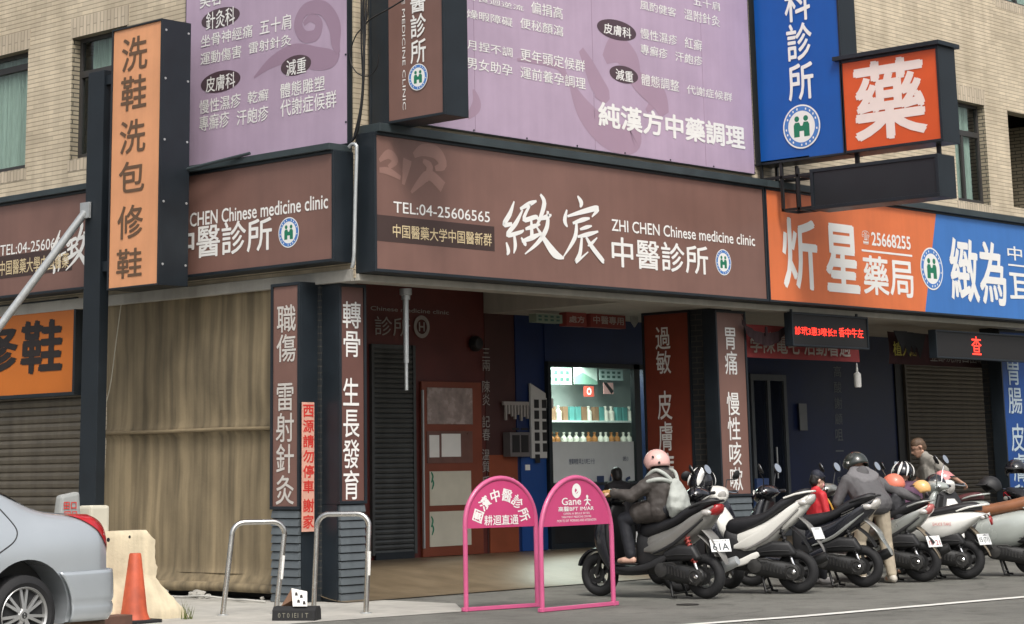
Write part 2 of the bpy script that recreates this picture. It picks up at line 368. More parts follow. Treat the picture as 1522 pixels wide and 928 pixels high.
# asphalt: dark speckle, patches, faint stains
def asphalt_mat():
    m = mat('asphalt', (.148, .147, .132), .88, 0, .22, .55, bump=.55, bscale=160); t = m.node_tree; N = t.nodes; L = t.links
    b = N['Principled BSDF']; src = b.inputs['Base Color'].links[0].from_socket
    tc = [n for n in N if n.type == 'TEX_COORD'][0]
    v = N.new('ShaderNodeTexNoise'); v.inputs['Scale'].default_value = 210; v.inputs['Detail'].default_value = 2; L.new(tc.outputs['Object'], v.inputs['Vector'])
    r = N.new('ShaderNodeValToRGB'); r.color_ramp.elements[0].position = .35; r.color_ramp.elements[1].position = .72
    r.color_ramp.elements[0].color = (.70, .70, .70, 1); r.color_ramp.elements[1].color = (1.35, 1.33, 1.28, 1); L.new(v.outputs['Fac'], r.inputs[0])
    mx = N.new('ShaderNodeMix'); mx.data_type = 'RGBA'; mx.blend_type = 'MULTIPLY'; mx.inputs[0].default_value = 1
    L.new(src, mx.inputs[6]); L.new(r.outputs[0], mx.inputs[7])
    st = N.new('ShaderNodeTexNoise'); st.inputs['Scale'].default_value = 2.6; st.inputs['Detail'].default_value = 8; st.inputs['Roughness'].default_value = .7; L.new(tc.outputs['Object'], st.inputs['Vector'])
    rs = N.new('ShaderNodeValToRGB'); rs.color_ramp.elements[0].position = .30; rs.color_ramp.elements[1].position = .52; rs.color_ramp.elements[0].color = (.62, .61, .60, 1); rs.color_ramp.elements[1].color = (1, 1, 1, 1); L.new(st.outputs['Fac'], rs.inputs[0])
    ms = N.new('ShaderNodeMix'); ms.data_type = 'RGBA'; ms.blend_type = 'MULTIPLY'; ms.inputs[0].default_value = 1; L.new(mx.outputs[2], ms.inputs[6]); L.new(rs.outputs[0], ms.inputs[7]); mx = ms
    v2 = N.new('ShaderNodeTexVoronoi'); v2.feature = 'DISTANCE_TO_EDGE'; v2.inputs['Scale'].default_value = .45
    nz = N.new('ShaderNodeTexNoise'); nz.inputs['Scale'].default_value = 1.4; nz.inputs['Detail'].default_value = 6; L.new(tc.outputs['Object'], nz.inputs['Vector'])
    va = N.new('ShaderNodeMix'); va.data_type = 'RGBA'; va.blend_type = 'ADD'; va.inputs[0].default_value = .5; L.new(tc.outputs['Object'], va.inputs[6]); L.new(nz.outputs['Color'], va.inputs[7]); L.new(va.outputs[2], v2.inputs['Vector'])
    r2 = N.new('ShaderNodeValToRGB'); r2.color_ramp.elements[0].position = .0; r2.color_ramp.elements[1].position = .012
    r2.color_ramp.elements[0].color = (.55, .55, .55, 1); r2.color_ramp.elements[1].color = (1, 1, 1, 1); L.new(v2.outputs['Distance'], r2.inputs[0])
    m2 = N.new('ShaderNodeMix'); m2.data_type = 'RGBA'; m2.blend_type = 'MULTIPLY'; m2.inputs[0].default_value = .6
    L.new(mx.outputs[2], m2.inputs[6]); L.new(r2.outputs[0], m2.inputs[7]); L.new(m2.outputs[2], b.inputs['Base Color'])
    return m
M['asphalt'] = asphalt_mat()
tile_mat('arcade floor tile', (.185, .143, .092), (.12, .095, .065), .31, .31, .02, bump=.1, rough=.4)
M['line'] = mat('road paint', (.68, .67, .62), .7, 0, .10, 9, bump=.2)

# ground ----------------------------------------------------------------
g = MB(); g.add([(-150, -150, -.004), (150, -150, -.004), (150, 150, -.004), (-150, 150, -.004)], [(0, 1, 2, 3)])
struct('road', g, M['asphalt'])
g = MB(); pts = [G(180, 1000), G(330, 935), G(560, 918), G(690, 909), V((.55, -1.0, 0)), V((.6, .3, 0)), V((-.05, 1.4, 0)), V((-.05, 12, 0)), V((-3.2, 12, 0)), V((-3.2, 1.2, 0)), V((-4.5, -.6, 0))]
g.add([(p.x, p.y, .001) for p in pts], [list(range(len(pts)))]); struct('pavement', g, M['concrete'])
g = MB(); nn = 14
def fz(y): t = min(1, max(0, (y - .15) / 1.5)); return .008 + .272 * t * t * (3 - 2 * t)
ys = [.15 + 1.5 * i / nn for i in range(nn + 1)] + [3.2]
for a, b in zip(ys, ys[1:]): g.add([(.0, a, fz(a)), (24, a, fz(a)), (24, b, fz(b)), (.0, b, fz(b))], [(0, 1, 2, 3)])
struct('arcade_floor', g, MATS['arcade floor tile'])
g = MB(); ln = spline([V((-9, -4.6, 0)), V((-5, -4.75, 0)), V((-2.1, -4.95, 0)), G(1080, 925), G(1200, 916), G(1360, 902), G(1522, 888), V((9, -6.5, 0)), V((30, -9, 0))], 6)
L_, R_ = [], []
for i, p in enumerate(ln):
    d = (ln[min(i + 1, len(ln) - 1)] - ln[max(i - 1, 0)]).normalized(); n = V((-d.y, d.x, 0)) * .075; L_.append(V((p.x, p.y, .005)) + n); R_.append(V((p.x, p.y, .005)) - n)
g.add(L_ + R_, [(i, i + 1, len(ln) + i + 1, len(ln) + i) for i in range(len(ln) - 1)]); struct('road_marking', g, M['line'])

# building --------------------------------------------------------------
B = thing('corner_building', 'pale tiled corner building with an arcade behind the parked scooters', 'building')
def holes_wall(mb, P, u0, u1, v0, v1, holes):
    us = sorted({u0, u1} | {h[0] for h in holes} | {h[1] for h in holes}); vs = sorted({v0, v1} | {h[2] for h in holes} | {h[3] for h in holes})
    for a, b in zip(us, us[1:]):
        for c, d in zip(vs, vs[1:]):
            if any(h[0] <= a and b <= h[1] and h[2] <= c and d <= h[3] for h in holes): continue
            mb.add([P.pt(a, c), P.pt(b, c), P.pt(b, d), P.pt(a, d)], [(0, 1, 2, 3)])
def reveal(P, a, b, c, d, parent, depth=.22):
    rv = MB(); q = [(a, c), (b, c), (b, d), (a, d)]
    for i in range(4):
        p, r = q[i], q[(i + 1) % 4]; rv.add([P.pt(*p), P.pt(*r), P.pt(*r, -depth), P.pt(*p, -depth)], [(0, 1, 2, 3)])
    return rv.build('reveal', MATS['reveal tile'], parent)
PR0, PL0 = PR(0), PL(0)
RH = [(13.6, 14.64, 5.57, 7.25), (15.41, 17.3, 5.6, 7.25), (15.3, 17.4, 9.2, 10.8), (18.6, 19.7, 5.57, 7.25)]
LH = [(-8.0, -6.5, 5.56, 7.22), (-5.49, -4.3, 5.56, 7.22), (-10.6, -9.4, 5.56, 7.22)]
a = MB(); holes_wall(a, PR0, 0, 26, 3.6, 12.5, RH); holes_wall(a, PL0, -14, 0, 3.6, 12.5, LH)
a.add([(0, 0, 12.5), (26, 0, 12.5), (26, 14, 12.5), (0, 14, 12.5)], [(0, 1, 2, 3)])
a.add([(26, 0, 0), (26, 14, 0), (26, 14, 12.5), (26, 0, 12.5)], [(0, 1, 2, 3)]); a.add([(0, 14, 0), (26, 14, 0), (26, 14, 12.5), (0, 14, 12.5)], [(0, 1, 2, 3)])
a.build('upper_wall', MATS['wall tile'], B)
RMat = M['black']
def window(P, u0, u1, v0, v1, split=.45, trans=.30, curtain=True, cur=(0.0, 1.0)):
    d = -.13; f = MB(); t = .055
    for q in ((u0, u0 + t, v0, v1), (u1 - t, u1, v0, v1), (u0 + t, u1 - t, v0, v0 + t * 1.4), (u0 + t, u1 - t, v1 - t, v1)): f.pbox(P, *q, d - .06, d)
    vt = v1 - (v1 - v0) * trans; f.pbox(P, u0 + t, u1 - t, vt - .045, vt + .045, d - .06, d + .002)
    um = u0 + (u1 - u0) * split; f.pbox(P, um - .03, um + .03, v0 + t * 1.4, vt - .045, d - .055, d + .001)
    fo = f.build('window', M['frame'], B, bevel=.004); reveal(P, u0, u1, v0, v1, fo)
    p = MB(); p.pbox(P, u0 + t, u1 - t, v0 + t, vt - .045, d - .035, d - .03); p.pbox(P, u0 + t, u1 - t, vt + .045, v1 - t, d - .035, d - .03); p.build('pane', GLASS, fo)
    if curtain:
        c = MB(); n = 60; ua = u0 + (u1 - u0) * cur[0]; ub = u0 + (u1 - u0) * cur[1]; row = []
        for i in range(n + 1): row.append((ua + (ub - ua) * i / n, -.22 + .025 * sin(i * .95) + .015 * sin(i * 2.3)))
        c.add([P.pt(x, z, o) for z in (v0 + .05, v1 - .05) for x, o in row], [(i, i + 1, n + 2 + i, n + 1 + i) for i in range(n)]); c.build('curtain', M['curtain'], fo, smooth=60)
    k = MB(); k.pbox(P, u0 - .3, u1 + .3, v0 - .2, v1 + .2, -1.6, -1.58); k.build('room_wall', M['greyboard'], fo)
    s = MB(); s.pbox(P, u0 - .04, u1 + .04, v1 + .0, v1 + .27, -.01, .004); s.build('lintel_course', MATS['soldier tile'], fo)
    s = MB(); s.pbox(P, u0 - .04, u1 + .04, v0 - .16, v0 - .001, -.01, .004); s.build('sill_course', MATS['soldier tile'], fo)
window(PR0, *RH[0], cur=(.0, .8)); window(PR0, *RH[2]); window(PR0, *RH[3])
window(PL0, *LH[0], split=.15, trans=.12, cur=(.3, .93)); window(PL0, *LH[1], split=.6, trans=.30, cur=(.18, .55)); window(PL0, *LH[2])
# deep recess on the right: louvred back wall
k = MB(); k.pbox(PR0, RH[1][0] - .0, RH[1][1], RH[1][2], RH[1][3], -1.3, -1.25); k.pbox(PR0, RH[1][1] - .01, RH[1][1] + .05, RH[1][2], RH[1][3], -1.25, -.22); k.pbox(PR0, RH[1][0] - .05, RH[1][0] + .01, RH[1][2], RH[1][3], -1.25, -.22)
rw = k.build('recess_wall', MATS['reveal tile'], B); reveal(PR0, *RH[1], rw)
# slabs, beams, arcade ceiling
c = MB(); c.box(.02, 26, -.04, .24, 3.565, 3.645); c.build('fascia_beam', M['soffit'], B, bevel=.008)
c = MB(); c.box(.02, 26, .0, .24, 3.65, 4.5); c.box(.3, 5.5, .24, 14, 4.02, 4.2); c.build('arcade_ceiling', M['soffit'], B)
c = MB(); c.box(5.5, 26, .25, 3.3, 3.60, 4.01); c.build('dropped_ceiling', M['soffit'], B)
c = MB(); c.box(-.04, .25, .02, 14, 3.56, 3.70); c.build('side_beam', M['concrete'], B, bevel=.01)
# ground-floor walls
PB = PR(3.05)
c = MB(); c.box(.3, 5.47, 3.05, 3.3, 0, 4.02); c.build('arcade_wall', M['maroon'], B)
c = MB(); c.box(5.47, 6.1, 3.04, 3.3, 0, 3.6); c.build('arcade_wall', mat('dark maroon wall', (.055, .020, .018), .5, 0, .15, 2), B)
c = MB(); c.box(5.5, 6.1, 3.02, 3.038, .285, 1.62); c.build('lower_wall_panel', M['rust'], B)
for b6 in ((6.1, 6.72, 3.02, 3.3, 0, 3.6), (6.72, 10.2, 3.0, 3.3, 2.93, 3.6), (9.15, 10.2, 3.02, 3.3, 0, 2.93)): c = MB(); c.box(*b6); c.build('pharmacy_wall', M['navy'], B)
c = MB(); c.box(6.15, 6.70, 3.0, 3.018, .285, 1.58); c.build('lower_wall_panel', M['royal'], B)
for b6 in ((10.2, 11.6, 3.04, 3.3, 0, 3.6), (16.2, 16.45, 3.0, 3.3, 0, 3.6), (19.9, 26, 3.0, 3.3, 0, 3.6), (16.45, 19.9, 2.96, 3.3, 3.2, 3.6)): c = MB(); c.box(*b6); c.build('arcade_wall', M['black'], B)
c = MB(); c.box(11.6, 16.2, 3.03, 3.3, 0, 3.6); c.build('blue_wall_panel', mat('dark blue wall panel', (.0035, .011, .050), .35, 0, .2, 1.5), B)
c = MB(); c.box(.25, .3, .7, 14, 0, 3.6); c.build('side_wall', M['black'], B)
c = MB(); c.box(.12, .25, 4.60, 5.14, 0, 3.56); c.build('side_pier', MATS['wall tile'], B)
c = MB(); c.box(.12, .25, 5.14, 14, 2.62, 3.56); c.build('shop_header', M['dark'], B)
def shutter(P, u0, u1, v0, v1, pitch, m, d=0):
    mb = MB(); n = int((v1 - v0) / pitch); prof = []
    for i in range(n):
        z = v0 + i * pitch
        for k, o in ((0, 0), (.12, .012), (.5, .020), (.85, .012), (.93, -.006)): prof.append((z + k * pitch, o))
    prof.append((v1, 0))
    vs = [P.pt(u, z, o + d) for u in (u0, u1) for z, o in prof]; m_ = len(prof)
    mb.add(vs, [(i, m_ + i, m_ + i + 1, i + 1) for i in range(m_ - 1)])
    mb.pbox(P, u0 - .05, u0, v0, v1, -.05 + d, .03 + d); mb.pbox(P, u1, u1 + .05, v0, v1, -.05 + d, .03 + d)
    so_ = mb.build('roller_shutter', m, B)
    b_ = MB(); b_.pbox(P, u0 + .01, u1 - .01, v0 - .06, v0 + .03, .0 + d, .035 + d); b_.build('bottom_rail', M['dark'], so_); return so_
shutter(PR(3.03), 3.24, 3.98, .34, 3.10, .066, M['shutterd'])
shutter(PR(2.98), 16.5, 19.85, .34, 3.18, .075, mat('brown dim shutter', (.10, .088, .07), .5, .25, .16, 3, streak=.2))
shutter(PL(.12), -8.8, -5.16, .86, 2.60, .105, M['shutter'])
c = MB(); c.box(.05, .25, 5.14, 9, 0, .80); c.build('low_plinth', M['dark'], B)
# the tall panelled door beside the shutter
P3 = PR(3.0); f = MB(); f.pbox(P3, 4.14, 5.34, .285, 2.62, -.04, 0); dr = f.build('panelled_door', mat('red brown door', (.185, .045, .022), .4, 0, .15, 2), B, bevel=.004)
def pnl(P, x0, y0, x1, y1, off, m, parent, name='door_panel', th=.02):
    u0, v1 = P.uv(x0, y0); u1, v0 = P.uv(x1, y1); q = MB(); q.pbox(P, u0, u1, v0, v1, off - th, off); return q.build(name, m, parent, bevel=.003)
pnl(P3, 634, 576, 702, 631, .012, mat('reflecting panel', (.30, .24, .22), .25, 0, .35, 5), dr)
pnl(P3, 634, 641, 702, 688, .012, mat('dim panel', (.15, .075, .06), .3, 0, .2, 5), dr)
pnl(P3, 638, 701, 700, 750, .012, M['cream'], dr); pnl(P3, 638, 761, 700, 810, .012, M['cream'], dr)
pnl(P3, 637, 647, 652, 680, .016, M['paper'], dr, 'notice_paper', .003); pnl(P3, 655, 645, 684, 679, .016, M['paper'], dr, 'notice_paper', .003)
q = MB(); u, v = P3.uv(628, 700); q.pbox(P3, u - .012, u + .012, .4, 2.5, 0, .03); q.build('door_edge_strip', M['galv'], dr)
q = MB()
for x, y in ((640, 712), (641, 722), (640, 778), (641, 790)):
    u, v = P3.uv(x, y); ribbon(q, P3, [(u, v + .09, .02), (u + .03, v + .03, .03), (u, v - .05, .02)], .015)
q.build('leaf_mark', M['green'], dr)
# logo and columns of characters on the arcade wall
q = MB(); PW = PR(3.04); putpx(q, '診所', PW, 556, 470, 609, 501, .012); putpx(q, 'Chinese medicine clinic', PW, 550, 455, 666, 468, .012, bold=.01)
ringd(q, PW, *PW.uv(626, 486), .10, .155, .012); put(q, 'H', PW, PW.uv(626, 486)[0] - .055, PW.uv(626, 486)[0] + .055, PW.uv(626, 486)[1] - .06, PW.uv(626, 486)[1] + .06, .012, bold=.02)
for s_, y0, y1 in (('三兩', 518, 552), ('陳炎', 566, 603), ('記春', 618, 655), ('溫質', 668, 702), ('盾', 708, 726)): column(q, s_, PW, 715, y0, 727, y1, .02)
q.build('wall_lettering', M['grey'], B)
q = MB(); PWb = PR(3.03)
for i, ch in enumerate('高酸謝顧咀一小兒科'):
    y = 544 + i * 23.5; putpx(q, ch, PWb, 1238 + i * .7, y if ch != '一' else y + 8, 1250 + i * .7, y + 17 if ch != '一' else y + 10, .008)
q.build('wall_lettering', mat('dim lettering', (.15, .17, .18), .5, 0, .05, 4), B)
# columns of the arcade

tile_mat('dark column tile', (.022, .027, .032), (.06, .058, .05), .22, .075, .10)
for X, d_, y_ in ((7.46, .5, 1.75), (15.3, .8, .75)):
    c = MB(); c.box(X, X + d_, .52, y_, .02, 3.6); c.build('column', MATS['dark column tile'], B)
c = MB(); c.box(.0, .55, .58, 1.2, 0, 3.57); c.build('column', MATS['dark column tile'], B)

# sign helper -----------------------------------------------------------
def sign(name, label, P, u0, u1, v0, v1, depth, face, fr=.03, group=None, cat='sign', cab=None, lip=.018, bolts=False):
    o = thing(name, label, cat, P.pt((u0 + u1) / 2, v0, -depth / 2), 0, group)
    c = MB(); c.pbox(P, u0, u1, v0, v1, -depth, -.012)
    for q in ((u0, u1, v0, v0 + fr), (u0, u1, v1 - fr, v1), (u0, u0 + fr, v0 + fr, v1 - fr), (u1 - fr, u1, v0 + fr, v1 - fr)): c.pbox(P, *q, -.012, lip)
    c.build('cabinet', cab or M['dark'], o, bevel=.004)
    f = MB(); f.pbox(P, u0 + fr + .001, u1 - fr - .001, v0 + fr + .001, v1 - fr - .001, -.011, 0); f.build('face_panel', face, o)
    return o
def emblem(P, u, v, r, o, off=.004, bg=None):
    q = MB(); disc(q, P, u, v, r, off, 40); e = q.build('emblem', M['white'], o)
    q = MB(); ringd(q, P, u, v, r * .72, r * .93, off + .001); q.build('emblem_ring', M['emblue'], e)
    q = MB()
    for i in range(22):
        a = 2 * pi * i / 22 + .1; x, y = u + cos(a) * r * .825, v + sin(a) * r * .825; d = r * .035
        if i % 5 == 0: continue
        q.add([P.pt(x + cx_ * d, y + cy_ * d * 1.3, off + .002) for cx_, cy_ in ((-1, -1), (1, -1), (1, 1), (-1, 1))], [(0, 1, 2, 3)])
    q.build('emblem_lettering', M['white'], e)
    q = MB(); k = r
    for s_ in (-1, 1):
        disc(q, P, u + s_ * .24 * k, v + .36 * k, .13 * k, off + .001, 16)
        q.add([P.pt(u + s_ * x * k, v + y * k, off + .001) for x, y in ((.06, .05), (.12, .20), (.34, .20), (.42, .08), (.42, -.46), (.12, -.46), (.12, -.20), (.0, -.20), (.0, .03))][::s_], [list(range(9))])
    q.build('emblem_figures', M['green'], e)
def strip_part(o, P, name, m, quad, off):
    q = MB(); u0, u1, v0, v1 = quad; q.add([P.pt(u0, v0, off), P.pt(u1, v0, off), P.pt(u1, v1, off), P.pt(u0, v1, off)], [(0, 1, 2, 3)]); return q.build(name, m, o)
class Crop:      # a zoomed crop of the photograph
    def __init__(s, x, y, k): s.x, s.y, s.k = x, y, k
    def __call__(s, cx, cy): return s.x + cx / s.k, s.y + cy / s.k
def ct(mb, P, K, s, x0, y0, x1, y1, off=.004, **k): putpx(mb, s, P, *K(x0, y0), *K(x1, y1), off, **k)

# the two brushed characters, drawn stroke by stroke (x, y, width)
BRUSH = [
 [(568,303,5),(552,350,16),(530,390,15),(560,388,10)], [(600,335,6),(575,385,15),(542,430,13),(590,420,11),(604,412,5)], [(568,430,10),(572,470,14),(566,500,4)],
 [(538,458,6),(546,490,15),(540,505,5)], [(594,440,6),(608,462,14),(612,472,4)], [(590,332,8),(625,313,15),(652,302,6)], [(628,315,8),(604,372,14),(650,362,13),(656,374,6)],
 [(610,408,8),(640,398,14),(666,390,5)], [(632,375,9),(634,430,15),(630,448,6)], [(596,454,8),(635,440,16),(670,424,6)],
 [(666,277,8),(681,310,18),(664,370,13),(648,396,4)], [(658,372,6),(690,362,15),(708,354,6)], [(694,340,10),(691,400,17),(660,455,14),(608,502,4)], [(652,400,6),(680,445,17),(720,500,26),(755,518,6)],
 [(806,283,6),(820,308,18),(816,326,6)], [(766,335,6),(758,375,17),(768,400,5)], [(768,360,7),(830,341,15),(882,330,17),(860,362,5)], [(788,386,8),(825,373,14),(852,367,6)],
 [(802,380,10),(796,440,16),(753,512,4)], [(815,409,7),(840,401,12),(860,396,5)], [(806,437,7),(845,428,14),(884,417,6)], [(822,440,10),(815,500,16),(800,532,11),(846,494,4)],
 [(838,438,9),(860,475,16),(900,526,16),(906,532,4)], [(880,440,4),(858,463,11),(844,471,4)]]
# ------------------------------------------------------------------ right canopy sign of the clinic
P = PR(-.3); K = Crop(540, 180, 2.5367)
o = sign('canopy_sign', 'long brown clinic sign over the arcade with telephone number and brushed characters', P, .02, 7.715, 3.65, 5.26, .30, M['brown'], .035)
q = MB(); q.pbox(P, .06, 7.73, 5.262, 5.36, -.3, .07); q.build('top_cap', M['cap'], o, bevel=.006)
u1, v0 = P.uv(*K(495, 492)); u0, v1 = P.uv(*K(46, 352)); strip_part(o, P, 'dark_strip', M['strip'], (.06, u1, v0, v1), .002)
q = MB(); ct(q, P, K, 'TEL:04-25606565', 113, 303, 476, 383, bold=.006); ct(q, P, K, 'ZHI CHEN Chinese medicine clinic', 935, 370, 1476, 472, bold=.012); ct(q, P, K, '中醫診所', 935, 436, 1300, 580, bold=.012)
for i, s_ in enumerate(BRUSH):
    pts = [(*P.uv(*K(x, y)), w_ * .0043) for x, y, w_ in s_]; ribbon(q, P, pts, .004 + i * .0002)
brush_uv = [[(*P.uv(*K(x, y)), w_ * .0043) for x, y, w_ in s_] for s_ in BRUSH]
q.build('lettering', M['white'], o)
q = MB(); ct(q, P, K, '中国醫藥大学中国醫新群', 110, 388, 483, 473, .005, bold=.006); q.build('strip_lettering', M['gold'], o)
emblem(P, *P.uv(*K(1357, 533)), .178, o)
q = MB()
for i, s_ in enumerate(([(60,150,10),(95,125,26),(120,150,22),(95,175,12)], [(150,195,8),(165,150,34),(150,240,10)], [(190,130,16),(225,110,34),(275,120,38),(300,165,30),(270,180,14)], [(180,270,8),(215,230,24),(250,205,30),(300,250,34)], [(225,150,12),(250,175,26),(235,225,16)], [(60,185,14),(95,190,20),(140,215,12)])):
    ribbon(q, P, [(*P.uv(*K(x, y)), w_ * .0043) for x, y, w_ in s_], .0015 + i * .0002)
q.build('faint_motif', M['motif'], o)
# left canopy sign
P = PL(-.3); K = Crop(270, 0, 2.158); K1 = Crop(0, 0, 1.9333)
o = sign('canopy_sign', 'brown clinic sign along the side street, half hidden by the orange upright sign', P, -9.5, -.01, 3.77, 5.05, .30, M['brown'], .035)
q = MB(); q.pbox(P, -9.5, -.03, 5.052, 5.13, -.3, .07); q.build('top_cap', M['cap'], o, bevel=.006)
q = MB(); ct(q, P, K, 'CHEN Chinese medicine clinic', 28, 685, 470, 668, bold=.012); ct(q, P, K, '醫診所', 50, 727, 289, 800, bold=.012)
ua, vb = P.uv(*K(50, 727)); uc, vd = P.uv(*K(289, 800)); pitch = (uc - ua) / 3
put(q, '中', P, ua - pitch * .98, ua - pitch * .12, vd, vb, bold=.012); u_, v_ = P.uv(*K(28, 685)); put(q, 'ZHI', P, u_ - .37, u_ - .09, v_ - .105, v_, bold=.012)
ct(q, P, K1, 'TEL:04-25606560', 2, 706, 203, 709, bold=.006)
us = [p[0] for s_ in brush_uv for p in s_]; vs_ = [p[1] for s_ in brush_uv for p in s_]; bu, bv = min(us), (min(vs_) + max(vs_)) / 2
for i, s_ in enumerate(brush_uv): ribbon(q, P, [(-5.40 + (u - bu) * .84, 4.36 + (v - bv) * .84, w_ * .84) for u, v, w_ in s_], .004 + i * .0002)
q.build('lettering', M['white'], o)
u1, v0 = P.uv(*K1(207, 777)); u0, v1 = P.uv(*K1(0, 738)); strip_part(o, P, 'dark_strip', M['strip'], (u0 - .5, u1, v0, v1), .002)
q = MB(); ct(q, P, K1, '中国醫藥大學中国醫藥', 0, 752, 198, 769, .005, bold=.006); q.build('strip_lettering', M['gold'], o)
emblem(P, *P.uv(*K(344, 746)), .178, o)
# orange and blue canopy sign of the pharmacy
P = PR(-.3); K = Crop(1100, 270, 2.8128)
o = sign('canopy_sign', 'orange pharmacy sign turning blue past its round emblem', P, 7.735, 19.5, 3.65, 5.26, .30, M['blue'], .03)
q = MB(); q.pbox(P, 7.735, 19.5, 5.262, 5.36, -.3, .07); q.build('top_cap', M['cap'], o, bevel=.006)
q = MB(); q.add([P.pt(*a_, .002) for a_ in ((7.767, 3.682), (11.86, 3.682), (12.36, 5.228), (7.767, 5.228))], [(0, 1, 2, 3)]); q.build('orange_panel', M['orange'], o)
q = MB(); ct(q, P, K, '炘', 172, 152, 327, 452, .005, bold=.02); ct(q, P, K, '星', 352, 178, 499, 463, .005, bold=.025); ct(q, P, K, '25668255', 547, 212, 712, 285, .005, bold=.02); ct(q, P, K, '☎', 507, 204, 541, 264, .005)
ct(q, P, K, '藥局', 510, 308, 726, 486, .005, bold=.015); u0, v0 = P.uv(*K(507, 286)); u1, v1 = P.uv(*K(718, 303)); q.add([P.pt(u0, v0 - .02, .005), P.pt(u1, v0 - .02, .005), P.pt(u1, v0 + .01, .005), P.pt(u0, v0 + .01, .005)], [(0, 1, 2, 3)])
ct(q, P, K, '緻為', 870, 235, 1116, 517, .005, bold=.02); ct(q, P, K, '中国醫藥大學', 1115, 268, 1530, 375, .005, bold=.008); ct(q, P, K, '耳鼻喉科', 1122, 372, 1544, 540, .005, bold=.012)
u0, v0 = P.uv(*K(1120, 346)); q.add([P.pt(u0, v0 - .02, .005), P.pt(u0 + 4, v0 - .02, .005), P.pt(u0 + 4, v0 + .008, .005), P.pt(u0, v0 + .008, .005)], [(0, 1, 2, 3)])
q.build('lettering', M['white'], o); emblem(P, *P.uv(*K(800, 365)), .33, o, .006)
# ------------------------------------------------------------------ purple boards on the upper wall
def oval(mb, P, K, cx_, cy_, rx, ry, off):
    mb.marks.append((len(mb.v), len(mb.f)))
    u0, v0 = P.uv(*K(cx_, cy_)); u1, _ = P.uv(*K(cx_ + rx, cy_)); _, v1 = P.uv(*K(cx_, cy_ - ry)); disc(mb, P, u0, v0, abs(u1 - u0), off, 40, abs(v1 - v0))
def swirl(mb, P, K, strokes, k):
    for i, s_ in enumerate(strokes): mb.marks.append((len(mb.v), len(mb.f))); ribbon(mb, P, [(*P.uv(*K(x, y)), w_ * k) for x, y, w_ in s_], .0012 + i * .0002, 8)
P = PR(-.08); K = Crop(680, 0, 3.3822)
o = sign('wall_billboard', 'large purple board of treatments above the brown arcade sign, with big white last line', P, .9, 7.85, 5.47, 9.6, .08, M['purple'], .012, lip=.003)
q = MB()
for s_, a_ in (('胃良迴逆流', (45, -32, 330, 58)), ('偏捐高', (367, 5, 528, 100)), ('燥暇障礙', (45, 45, 275, 137)), ('便秘顏瀉', (313, 88, 530, 186)), ('月捏不調', (45, 198, 275, 290)), ('更年頭定候群', (315, 242, 640, 365)), ('男女助孕', (45, 285, 275, 386)), ('運前養孕調理', (315, 333, 643, 452)),
    ('五十肩', (1183, -18, 1318, 58)), ('風酌健客', (915, 0, 1098, 88)), ('溫附針灸', (1137, 42, 1318, 138)), ('慢性濕疹', (917, 140, 1103, 232)), ('紅癬', (1140, 185, 1228, 260)), ('專癬疹', (918, 220, 1055, 300)), ('汗皰疹', (1092, 258, 1230, 335)), ('體態調整', (922, 370, 1113, 464)), ('代謝症候群', (1150, 425, 1380, 514))): ct(q, P, K, s_, *a_, .005, bold=.004)
ct(q, P, K, '純漢方中藥調理', 707, 512, 1443, 752, .005, bold=.028); ct(q, P, K, '皮膚科', 733, 114, 872, 196, .005, bold=.01); ct(q, P, K, '減重', 793, 346, 882, 417, .005, bold=.01); ct(q, P, K, '腸胃失眠', 45, -150, 300, -70, .005); ct(q, P, K, '坐骨神經', 915, -95, 1130, -5, .005)
q.build('lettering', M['white'], o)
q = MB(); oval(q, P, K, 800, 152, 97, 50, .003); oval(q, P, K, 836, 376, 71, 43, .003); q.build('oval_patch', M['plum'], o)
q = MB(); swirl(q, P, K, ([(560, 400, 10), (640, 560, 90), (760, 680, 110), (880, 700, 100), (900, 620, 20)], [(620, 250, 30), (660, 330, 60), (700, 420, 80), (740, 480, 60), (690, 470, 30)], [(740, 300, 40), (800, 250, 110), (870, 300, 90), (900, 400, 80), (1000, 480, 110), (1040, 580, 60)], [(950, 560, 20), (1010, 500, 50), (1030, 580, 30)], [(50, 590, 20), (95, 530, 45), (80, 450, 10)], [(560, 430, 20), (500, 330, 30), (300, 300, 10)]), .0036)
q.build('cloud_motif', mat('faint mauve motif film', (.35, .24, .315), .4, 0, .05, 1.3), o)
q = MB(); us_ = P.uv(882, 120)[0]
for u in (us_, us_ + 2.4, us_ - 2.3):
    if .95 < u < 7.8: q.pbox(P, u - .003, u + .003, 5.49, 9.58, -.001, .0016)
q.build('panel_seam', M['purple2'], o)
q = MB()
for u in [.98 + .98 * i for i in range(8)]: q.lathe(P.pt(u, 5.50, .002), P.n, [(.014, 0), (.012, .006)], 8)
q.build('bolt', M['dark'], o)
P = PL(-.08); K = Crop(270, 0, 2.158)
o = sign('wall_billboard', 'purple board of treatments with a curled cloud motif beside the orange upright sign', P, -3.0, -.02, 5.14, 9.6, .08, M['purple'], .012, lip=.003)
q = MB()
for s_, a_ in (('美容', (60, -22, 132, 12)), ('針灸科', (80, 42, 171, 78)), ('坐骨神經痛', (63, 115, 228, 118)), ('五十肩', (252, 66, 352, 92)), ('運動傷害', (62, 172, 192, 184)), ('雷射針灸', (217, 138, 352, 145)), ('皮膚科', (79, 250, 172, 280)), ('減重', (337, 196, 400, 233)), ('慢性濕疹', (58, 324, 190, 343)), ('乾癬', (213, 296, 279, 322)), ('體態雕塑', (318, 270, 460, 290)), ('專癬疹', (58, 374, 153, 406)), ('汗皰疹', (178, 356, 279, 386)), ('代謝症候群', (318, 323, 497, 344))): ct(q, P, K, s_, *a_, .005, bold=.006)
q.build('lettering', M['white'], o)
